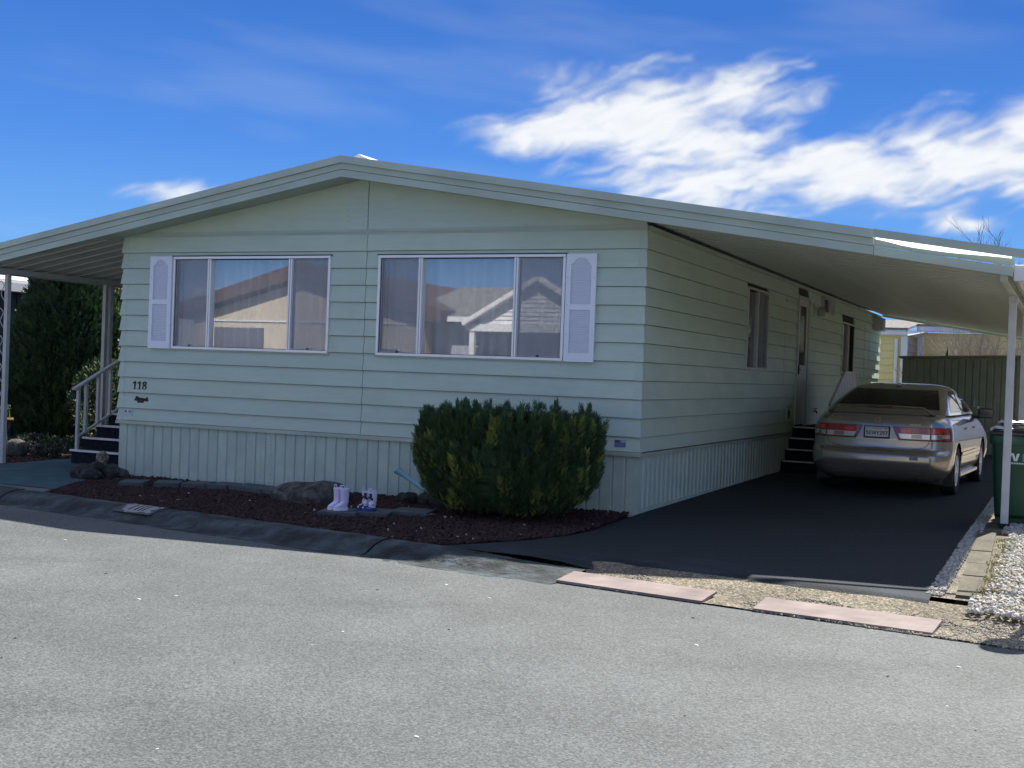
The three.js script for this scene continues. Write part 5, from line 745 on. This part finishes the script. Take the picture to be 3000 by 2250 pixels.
  // spoiler
  const wing = surf((u, v) => { const x = lerp(-0.69, 0.69, u), e = sstep(0.52, 0.685, Math.abs(x)), cy = lerp(1.155 - 0.010 * (x / 0.6) ** 2, 1.068, e), cz = 0.27 + 0.055 * (x / 0.69) ** 2, a = v * 6.28318, k = 1 - 0.35 * sstep(0.655, 0.69, Math.abs(x)); return [x, cy + Math.sin(a) * 0.0155 * k + 0.008 * Math.cos(a), -(cz + Math.cos(a) * -0.062 * k)]; }, 60, 18);
  const sp = part('spoiler', wing, paint, car); part('high_brake_light', rbox(-0.16, 0.16, 1.140, 1.156, -0.215, -0.203, 0.004), mat([0.10, 0.008, 0.01], { roughness: 0.2 }), sp);
  // plate, emblem, badge, sticker, aerial
  const cv = document.createElement('canvas'); cv.width = 320; cv.height = 160; const c = cv.getContext('2d'); c.fillStyle = '#e4e6e8'; c.fillRect(0, 0, 320, 160);
  c.fillStyle = '#b02a3a'; c.font = 'italic bold 30px serif'; c.textAlign = 'center'; c.fillText('California', 160, 36); c.fillStyle = '#e09030'; c.fillRect(262, 12, 40, 24); c.fillStyle = '#b9c4d8'; c.fillRect(18, 12, 40, 24);
  c.fillStyle = '#141a38'; c.font = 'bold 86px sans-serif'; c.save(); c.translate(160, 126); c.scale(0.80, 1); c.fillText('5EWY297', 0, 0); c.restore();
  const pt = new THREE.CanvasTexture(cv); pt.colorSpace = THREE.SRGBColorSpace;
  const zP = -ZR(0.82) + 0.018, pf = part('plate_frame', [box(-0.164, 0.164, 0.738, 0.758, zP - 0.02, zP + 0.008), box(-0.164, 0.164, 0.886, 0.898, zP - 0.02, zP + 0.008), box(-0.164, -0.150, 0.758, 0.886, zP - 0.02, zP + 0.008), box(0.150, 0.164, 0.758, 0.886, zP - 0.02, zP + 0.008)], dark, car);
  part('license_plate', new THREE.BoxGeometry(0.30, 0.128, 0.004).translate(0, 0.822, zP), mat([0.85, 0.85, 0.85], { tx: pt, roughness: 0.45 }), pf);
  const zE = -ZR(0.975) + 0.006, ring = new THREE.Shape([[-0.042, 0.034], [0.042, 0.034], [0.034, -0.034], [-0.034, -0.034]].map((p) => new THREE.Vector2(...p))); ring.holes.push(new THREE.Path([[-0.034, 0.027], [-0.027, -0.027], [0.027, -0.027], [0.034, 0.027]].map((p) => new THREE.Vector2(...p))));
  part('boot_emblem', [new THREE.ExtrudeGeometry(ring, { depth: 0.006, bevelEnabled: false }), box(-0.022, -0.012, -0.024, 0.024, 0, 0.006), box(0.012, 0.022, -0.024, 0.024, 0, 0.006), box(-0.012, 0.012, -0.005, 0.005, 0, 0.006)].map((g) => g.rotateX(-0.28).translate(0, 0.975, zE)), M.gold, car);
  part('boot_badge', [0, 1, 2, 3, 4, 5].map((k) => box(0.40 + k * 0.024, 0.416 + k * 0.024, 0.928, 0.938 + (k % 2) * 0.003, -S(0.93, 0.46)[2] + 0.002, -S(0.93, 0.46)[2] + 0.006)), M.gold, car);
  patch('bumper_sticker', mat([0.28, 0.30, 0.36], { tx: rep(txMottle, 0.2), roughness: 0.6 }), 0.478, 0.528, 0.43, 0.535, 0.003, car, 4, 2);
  part('roof_aerial', new THREE.SphereGeometry(1, 14, 10).scale(0.045, 0.022, 0.08).translate(-0.02, 1.450, -1.70), M.post, car);
  part('exhaust', rod([0.5, 0.235, -0.12], [0.5, 0.235, -0.5], 0.03, 14), M.rockDark, car); part('underbody', box(-0.78, 0.78, 0.17, 0.30, -4.5, -0.35), dark, car);
}

// ================================================================ BINS
function wheeledBin(label, pos, turn, marked) {
  const b = thing('wheeled_bin', label, 'bin', pos, turn);
  const body = surf((u, v) => { const a = u * 6.28318, e = 0.32, c = Math.cos(a), s = Math.sin(a), k = v < 0.02 ? 0 : lerp(0.80, 1, v), hw = 0.30 * k, hd = 0.36 * k; return [Math.sign(c) * Math.abs(c) ** e * hw, lerp(0.06, 0.96, clamp(v * 1.04 - 0.02)), Math.sign(s) * Math.abs(s) ** e * hd]; }, 64, 24);
  part('bin_body', body, M.bin, b);
  const lip = surf((u, v) => { const a = u * 6.28318, e = 0.32, c = Math.cos(a), s = Math.sin(a), q = [0, 1, 1, 0][Math.min(3, Math.floor(v * 3.999))]; return [Math.sign(c) * Math.abs(c) ** e * (0.30 + 0.02 * q), [0.87, 0.875, 0.965, 0.97][Math.round(v * 3)], Math.sign(s) * Math.abs(s) ** e * (0.36 + 0.02 * q)]; }, 64, 3);
  part('bin_lip', lip, M.bin, b);
  part('bin_lid', [rbox(-0.315, 0.315, 0.972, 1.012, -0.38, 0.375, 0.018, 3), rbox(-0.27, 0.27, 1.010, 1.035, -0.33, 0.33, 0.02, 3)], M.binLid, b);
  part('lid_hinge', [rod([-0.26, 0.99, -0.40], [0.26, 0.99, -0.40], 0.018)], M.bin, b); part('bin_handle', tube([[-0.2, 0.94, -0.37], [-0.2, 0.96, -0.45], [0.2, 0.96, -0.45], [0.2, 0.94, -0.37]], 0.016, 30, 8), M.bin, b);
  for (const s of [-1, 1]) part('bin_wheel', new THREE.CylinderGeometry(0.12, 0.12, 0.05, 20).rotateZ(Math.PI / 2).translate(s * 0.25, 0.12, -0.30), M.rubber, b);
  part('bin_foot', box(-0.22, 0.22, 0.0, 0.08, 0.12, 0.26), M.bin, b);
  if (marked) { const g = text('WM', 0.115, 0.004, fontSans); const z = 0.36 * lerp(0.8, 1, 0.72) + 0.001; part('bin_lettering', text('W', 0.105, 0.004, fontSans).scale(1.25, 1, 1).translate(-0.155, 0.70, z), mat([0.62, 0.68, 0.74], { roughness: 0.6 }), b); part('bin_lettering', text('M', 0.105, 0.004, fontSans).scale(1.25, 1, 1).translate(0.02, 0.70, z), mat([0.10, 0.30, 0.20], { roughness: 0.6 }), b); part('bin_rule', [...Array(12)].map((_, k) => box(-0.155 + k * 0.026, -0.135 + k * 0.026, 0.668, 0.684, z - 0.006, z + 0.001)), mat([0.55, 0.66, 0.66], { roughness: 0.6 }), b); }
  return b;
}
wheeledBin('green wheeled refuse bin beside the carport post with white sheets on its lid', [3.735, yardH(3.7, -2) + 0.002, -2.06], -0.04, true);
wheeledBin('dark green wheeled bin against the blue wall past the conifer', [-12.75, yardH(-12.7, -2.9) - 0.02, -2.85], 0.6, false);
{
  const sheet = (sx, sz, seed, amp) => { const g = surf((u, v) => { const x = (u - 0.5) * sx, z = (v - 0.5) * sz; return [x, (fbm(u * 4 + seed, v * 4 + seed * 2, 4, seed) - 0.35) * amp + (u < 0.05 || u > 0.95 ? -amp * 0.3 : 0), z]; }, 30, 30); const h = g.clone(); h.translate(0, -0.018, 0); return mergeGeometries([g, h]); };
  const a = one('plastic_sheet', sheet(0.66, 0.62, 5, 0.07), M.paperWhite, 'crumpled white plastic sheet lying on the green bin lid', 'sheet'); a.position.set(3.75, yardH(3.7, -2) + 1.045, -2.02);
  const b = one('paper_bundle', sheet(0.56, 0.5, 9, 0.06), M.paperWhite, 'white folded paper bundle stacked above the sheet on the bin', 'paper'); b.position.set(3.77, yardH(3.7, -2) + 1.105, -2.14); b.rotation.y = 0.2;
  const c = one('dark_tray', rbox(-0.26, 0.26, 0, 0.03, -0.2, 0.2, 0.012), M.binLid, 'flat dark tray lying between the sheet and the paper on the bin', 'tray'); c.position.set(3.76, yardH(3.7, -2) + 1.075, -2.12); c.rotation.y = 0.1;
}

// ================================================================ SHED, NEIGHBOURS, TREES
{
  const s = thing('garden_shed', 'dark green ribbed metal shed standing at the end of the driveway', 'shed', [0, yardH(2, -16), -16]);
  const y0 = -0.06, top = (x) => 2.07 + 0.030 * (x - 0.72);
  for (let k = 0; k < 19; k++) { const a = 0.72 + k * 0.146, b = a + 0.112; part('wall_panel', hex([a + 0.008, y0, 0.014], [b, y0, 0.014], [b, top(b) - 0.02, 0.014], [a + 0.008, top(a) - 0.02, 0.014], [a - 0.008, y0, 0], [b + 0.016, y0, 0], [b + 0.016, top(b) - 0.02, 0], [a - 0.008, top(a) - 0.02, 0]), k % 3 ? M.shed : M.shedB, s); }
  part('shed_box', [box(0.70, 3.5, y0, 2.02, -2.2, -0.002)], M.shed, s);
  part('shed_roof', [hex([0.62, top(0.62) - 0.01, 0.10], [3.56, top(3.56) - 0.01, 0.10], [3.56, top(3.56) + 0.04, 0.10], [0.62, top(0.62) + 0.03, 0.10], [0.62, top(0.62) - 0.05, -2.3], [3.56, top(3.56) - 0.05, -2.3], [3.56, top(3.56), -2.3], [0.62, top(0.62), -2.3])], M.shedB, s);
  part('fascia_strip', [hex([0.95, top(0.95) - 0.075, 0.03], [2.9, top(2.9) - 0.075, 0.03], [2.9, top(2.9) - 0.02, 0.03], [0.95, top(0.95) - 0.02, 0.03], [0.95, top(0.95) - 0.075, 0.0], [2.9, top(2.9) - 0.075, 0.0], [2.9, top(2.9) - 0.02, 0], [0.95, top(0.95) - 0.02, 0])], M.shed, s);
  const h = part('shed_latch', [rbox(2.22, 2.25, 1.06, 1.19, 0.012, 0.05, 0.006), rbox(2.20, 2.36, 1.03, 1.055, 0.012, 0.035, 0.004)], M.post, s); part('padlock', rbox(2.29, 2.34, 1.0, 1.05, 0.03, 0.06, 0.01), M.alu, h);
  part('ridge_spike', rod([1.62, top(1.62) + 0.02, -0.1], [1.63, top(1.62) + 0.22, -0.1], 0.03, 5, 0.004), M.black, s);
}
{
  // yellow house past the shed: front boards, a white corner, a return wall of pale boards, gutter and downpipe
  const hse = thing('yellow_house', 'yellow lap-sided house with white corner trim seen past the shed', 'house', [0.38, 0, -24]);
  const TOPY = 3.02;
  part('house_core', box(-6, 3.4, -0.1, TOPY - 0.02, -6, -0.03), M.yellow, hse);
  const lapAt = (a, b, y, h, z) => lapBoard(a, b, y, y + h).translate(0, 0, z);
  for (let k = 0; k < 16; k++) part('house_board', lapAt(-6, 3.4, -0.1 + k * 0.195, 0.195, 0), M.yellow, hse);
  // the porch return that stands forward on the left
  part('return_core', box(-1.25, -0.36, -0.1, TOPY - 0.15, 0.02, 1.9), M.yellow, hse);
  for (let k = 0; k < 15; k++) { part('house_board', lapAt(-1.25, -0.52, -0.1 + k * 0.195, 0.195, 1.9), M.yellow, hse); part('house_board', lapBoard(0, 1.86, -0.1 + k * 0.195, 0.095 + k * 0.195).rotateY(Math.PI / 2).translate(-0.36, 0, 1.9), M.mauve, hse); }
  part('corner_trim', rbox(-0.50, -0.33, -0.1, TOPY - 0.06, 1.82, 1.96, 0.006), M.trimWhite, hse); part('corner_trim', rbox(-0.29, -0.12, -0.1, TOPY, 0.0, 0.06, 0.006), M.trimWhite, hse);
  part('downpipe', rbox(-0.66, -0.57, 0, TOPY - 0.25, 1.93, 2.0, 0.02), M.white, hse);
  part('gutter', [rbox(-1.3, -0.34, TOPY - 0.16, TOPY - 0.02, 1.9, 2.08, 0.02), hex([-0.34, TOPY - 0.16, 2.08], [-0.28, TOPY - 0.16, 2.08], [0.0, TOPY + 0.02, 0.3], [-0.34, TOPY - 0.02, 2.08], [-0.34, TOPY - 0.16, 0.1], [-0.28, TOPY - 0.16, 0.1], [0.0, TOPY + 0.02, 0.1], [-0.34, TOPY - 0.02, 0.1]), rbox(-0.3, 3.6, TOPY + 0.02, TOPY + 0.18, 0.05, 0.22, 0.02)], M.trimWhite, hse);
  part('shingle_roof', [hex([-6.2, TOPY - 0.02, 2.12], [-0.3, TOPY - 0.02, 2.12], [-0.3, TOPY + 0.04, 2.12], [-6.2, TOPY + 0.04, 2.12], [-6.2, TOPY + 0.42, -2.5], [-0.3, TOPY + 0.42, -2.5], [-0.3, TOPY + 0.48, -2.5], [-6.2, TOPY + 0.48, -2.5]), hex([-0.3, TOPY + 0.18, 0.24], [3.7, TOPY + 0.18, 0.24], [3.7, TOPY + 0.24, 0.24], [-0.3, TOPY + 0.24, 0.24], [-0.3, TOPY + 0.5, -3], [3.7, TOPY + 0.5, -3], [3.7, TOPY + 0.56, -3], [-0.3, TOPY + 0.56, -3])], M.greyRoof, hse);
}
function bareBranches(parent, base, R, H, seed, levels, m, thin) {
  const r = rng(seed), tri = [], grow = (p, d, l, w, lv) => { const q = p.clone().addScaledVector(d, l); tri.push(rod(p.toArray(), q.toArray(), w, 4, w * 0.65)); if (lv <= 0) return; const n = 2 + Math.floor(r() * 2.2); for (let k = 0; k < n; k++) { const e = d.clone().add(new THREE.Vector3(r() - 0.5, (r() - 0.35) * 0.8, r() - 0.5).multiplyScalar(1.35)).normalize(); grow(k ? p.clone().addScaledVector(d, l * (0.5 + 0.5 * r())) : q, e, l * (0.6 + 0.3 * r()), w * 0.62, lv - 1); } };
  for (const b of base) grow(new THREE.Vector3(...b), new THREE.Vector3((r() - 0.5) * 0.7, 1, (r() - 0.5) * 0.7).normalize(), H, thin, levels);
  return part('branches', tri, m, parent);
}
const twig = mat([0.28, 0.23, 0.19], { roughness: 0.9 });
{
  const b = thing('bare_shrub', 'tangled leafless shrub growing in front of the yellow house', 'shrub', [1.75, 0, -20]);
  bareBranches(b, [[-0.9, 0, 0], [-0.55, 0, 0.2], [-0.25, 0, -0.2], [0.05, 0, 0], [0.3, 0, 0.3], [0.6, 0, 0], [0.9, 0, 0.1], [1.2, 0, -0.1], [0.45, 0, -0.4]], 1, 1.02, 61, 5, twig, 0.026);
  const c = thing('bare_shrub', 'leafless shrub with upright twigs behind the shed roof by the carport post', 'shrub', [3.1, 0, -22.5]); bareBranches(c, [[-0.4, 0, 0], [0, 0, 0], [0.4, 0, 0.2], [0.8, 0, 0]], 1, 1.1, 67, 5, twig, 0.024);
  const t = thing('bare_tree', 'distant leafless tree rising above the carport roof edge', 'tree', [2.2, 0, -30]); part('trunk', rod([0, -0.3, 0], [0, 3.2, 0], 0.2, 8, 0.14), M.bark, t); bareBranches(t, [[0, 3.0, 0], [0, 2.6, 0]], 1, 1.3, 72, 5, mat([0.11, 0.09, 0.08], { roughness: 1 }), 0.05);
}
{
  // house behind the bare shrubs, pale
  const h = thing('white_house', 'white house with low grey roof far behind the bare shrubs', 'house', [5.0, 0, -34]);
  part('wall', box(-3.2, 4, -0.2, 2.7, -6, 0), M.white, h); part('roof', prism([[-3.6, 2.65], [0.4, 3.5], [4.4, 2.65], [4.4, 2.75], [0.4, 3.62], [-3.6, 2.75]], -6.2, 0.3), M.greyRoof, h); part('window', box(-2.2, -0.9, 1.0, 2.1, 0, 0.03), M.gasket, h);
}
{
  const n = thing('blue_house', 'dark blue ribbed-wall neighbouring home with white roof edge past the conifer', 'house', [-13.75, 0, 0]);
  part('wall_core', box(-5, -0.02, -0.15, 2.72, -20, 1.2), M.blueWall, n);
  const rib = box(-0.02, 0.012, -0.12, 2.66, -0.055, 0.055); for (let k = 0; k < 130; k++) { const o = part('wall_rib', rib, M.blueWall, n); o.position.z = 1.1 - k * 0.15; }
  part('roof_edge', [box(-0.2, 0.34, 2.62, 2.78, -20.2, 1.5)], M.trimWhite, n);
  part('roof_sheet', [hex([0.30, 2.78, 1.5], [-5, 3.5, 1.5], [-5, 3.55, 1.5], [0.30, 2.83, 1.5], [0.30, 2.78, -20.2], [-5, 3.5, -20.2], [-5, 3.55, -20.2], [0.30, 2.83, -20.2])], M.white, n);
}
{
  // homes across the street, mirrored in the front windows
  const a = thing('opposite_house', 'cream gabled house with brown roof across the street', 'house', [-16.4, -0.1, 17.6]);
  part('wall', prism([[-4.0, 0], [4.0, 0], [4.0, 2.95], [0, 4.05], [-4.0, 2.95]], 0.0, 12), M.cream, a);
  part('roof', [prism([[-4.7, 2.86], [0, 4.12], [4.7, 2.86], [4.7, 3.22], [0, 4.55], [-4.7, 3.22]], -0.32, 12.5)], M.brownRoof, a);
  part('garage_door', box(-3.2, -1.4, 0, 2.62, -0.04, 0.02), mat([0.10, 0.10, 0.13], { roughness: 0.6 }), a); part('wall_band', box(-4.0, 4.0, 2.80, 2.84, -0.03, 0.02), M.trimWhite, a);
  part('side_wall_window', box(1.6, 3.2, 1.1, 2.1, -0.04, 0.02), M.gasket, a);
  const b = thing('opposite_house', 'white house with grey shingle roof and front gable across the street', 'house', [-9.5, -0.1, 17.2]);
  part('wall', box(-3.6, 5.5, 0, 2.95, 1.0, 8), mat([0.30, 0.32, 0.36], { roughness: 0.8 }), b);
  part('roof', prism([[0.55, 2.98], [4.6, 4.05], [8.7, 2.98], [8.7, 3.08], [4.6, 4.18], [0.55, 3.08]], -3.9, 5.9, 'x'), M.greyRoof, b);
  part('gutter', [box(-3.9, -0.9, 2.92, 3.06, 0.46, 0.58)], M.white, b); part('gutter_elbow', tube([[-3.5, 2.95, 0.5], [-3.5, 2.8, 0.6], [-3.5, 2.6, 0.95], [-3.5, 1.5, 0.98]], 0.04, 20, 8), M.white, b);
  const gb = part('front_gable', prism([[-1.35, 2.85], [2.6, 2.85], [0.65, 3.98]], 0.35, 3), M.white, b); for (let k = 0; k < 9; k++) { const y = 2.86 + k * 0.115, w = 1.95 * (1 - (y - 2.85) / 1.13); part('gable_board', lapBoard(-w, w, y, y + 0.115).rotateY(Math.PI).translate(0.65, 0, 0.35), M.white, gb); }
  part('gable_trim', [bar([-1.55, 2.84, 0.22], [0.65, 4.1, 0.22], 0.3, 0.14), bar([0.65, 4.1, 0.22], [2.85, 2.84, 0.22], 0.3, 0.14)], M.white, b); part('gable_beam', box(-1.5, 2.8, 2.66, 2.86, 0.25, 0.4), M.white, b); part('gable_post', [box(-1.4, -1.25, 0, 2.66, 0.28, 0.42), box(2.55, 2.7, 0, 2.66, 0.28, 0.42)], M.white, b);
  const c = thing('opposite_house', 'pale mobile home with low roof across the street opposite the driveway', 'house', [2.8, -0.1, 18.5]);
  part('wall', prism([[-4, 0], [4, 0], [4, 2.9], [0, 3.55], [-4, 2.9]], 0, 14), M.cream, c); part('roof', prism([[-4.6, 2.85], [0, 3.6], [4.6, 2.85], [4.6, 3.0], [0, 3.78], [-4.6, 3.0]], -0.5, 14.4), M.white, c); part('window', [box(-3, -1, 1.3, 2.4, -0.03, 0), box(1, 3, 1.3, 2.4, -0.03, 0)], M.gasket, c);
  const d = thing('right_neighbour_home', 'pale neighbouring mobile home on the far side of the white gravel', 'house', [9.2, -0.05, -1]);
  part('wall', prism([[0, 0], [7, 0], [7, 2.9], [3.5, 3.5], [0, 2.9]], -17, 0), M.cream, d); part('roof', prism([[-0.5, 2.82], [3.5, 3.55], [7.5, 2.82], [7.5, 2.95], [3.5, 3.7], [-0.5, 2.95]], -17.4, 0.4), M.white, d); part('window', [box(-0.03, 0, 1.2, 2.3, -5, -3.4), box(-0.03, 0, 1.2, 2.3, -11, -9)], M.gasket, d);
}
{
  // lamp post beyond the frame; its globe throws the round shadow on the road
  const l = thing('lamp_post', 'short garden lamp post with round globe at the gravel corner', 'lamp post', [4.24, -0.08, 2.42]);
  part('pole', rod([0, -0.1, 0], [0, 1.84, 0], 0.04, 12, 0.035), M.black, l); part('globe', new THREE.SphereGeometry(0.155, 24, 16).translate(0, 2.02, 0), M.white, l); part('collar', new THREE.CylinderGeometry(0.07, 0.05, 0.08, 14).translate(0, 1.86, 0), M.black, l);
}
renderer.render(scene, camera);
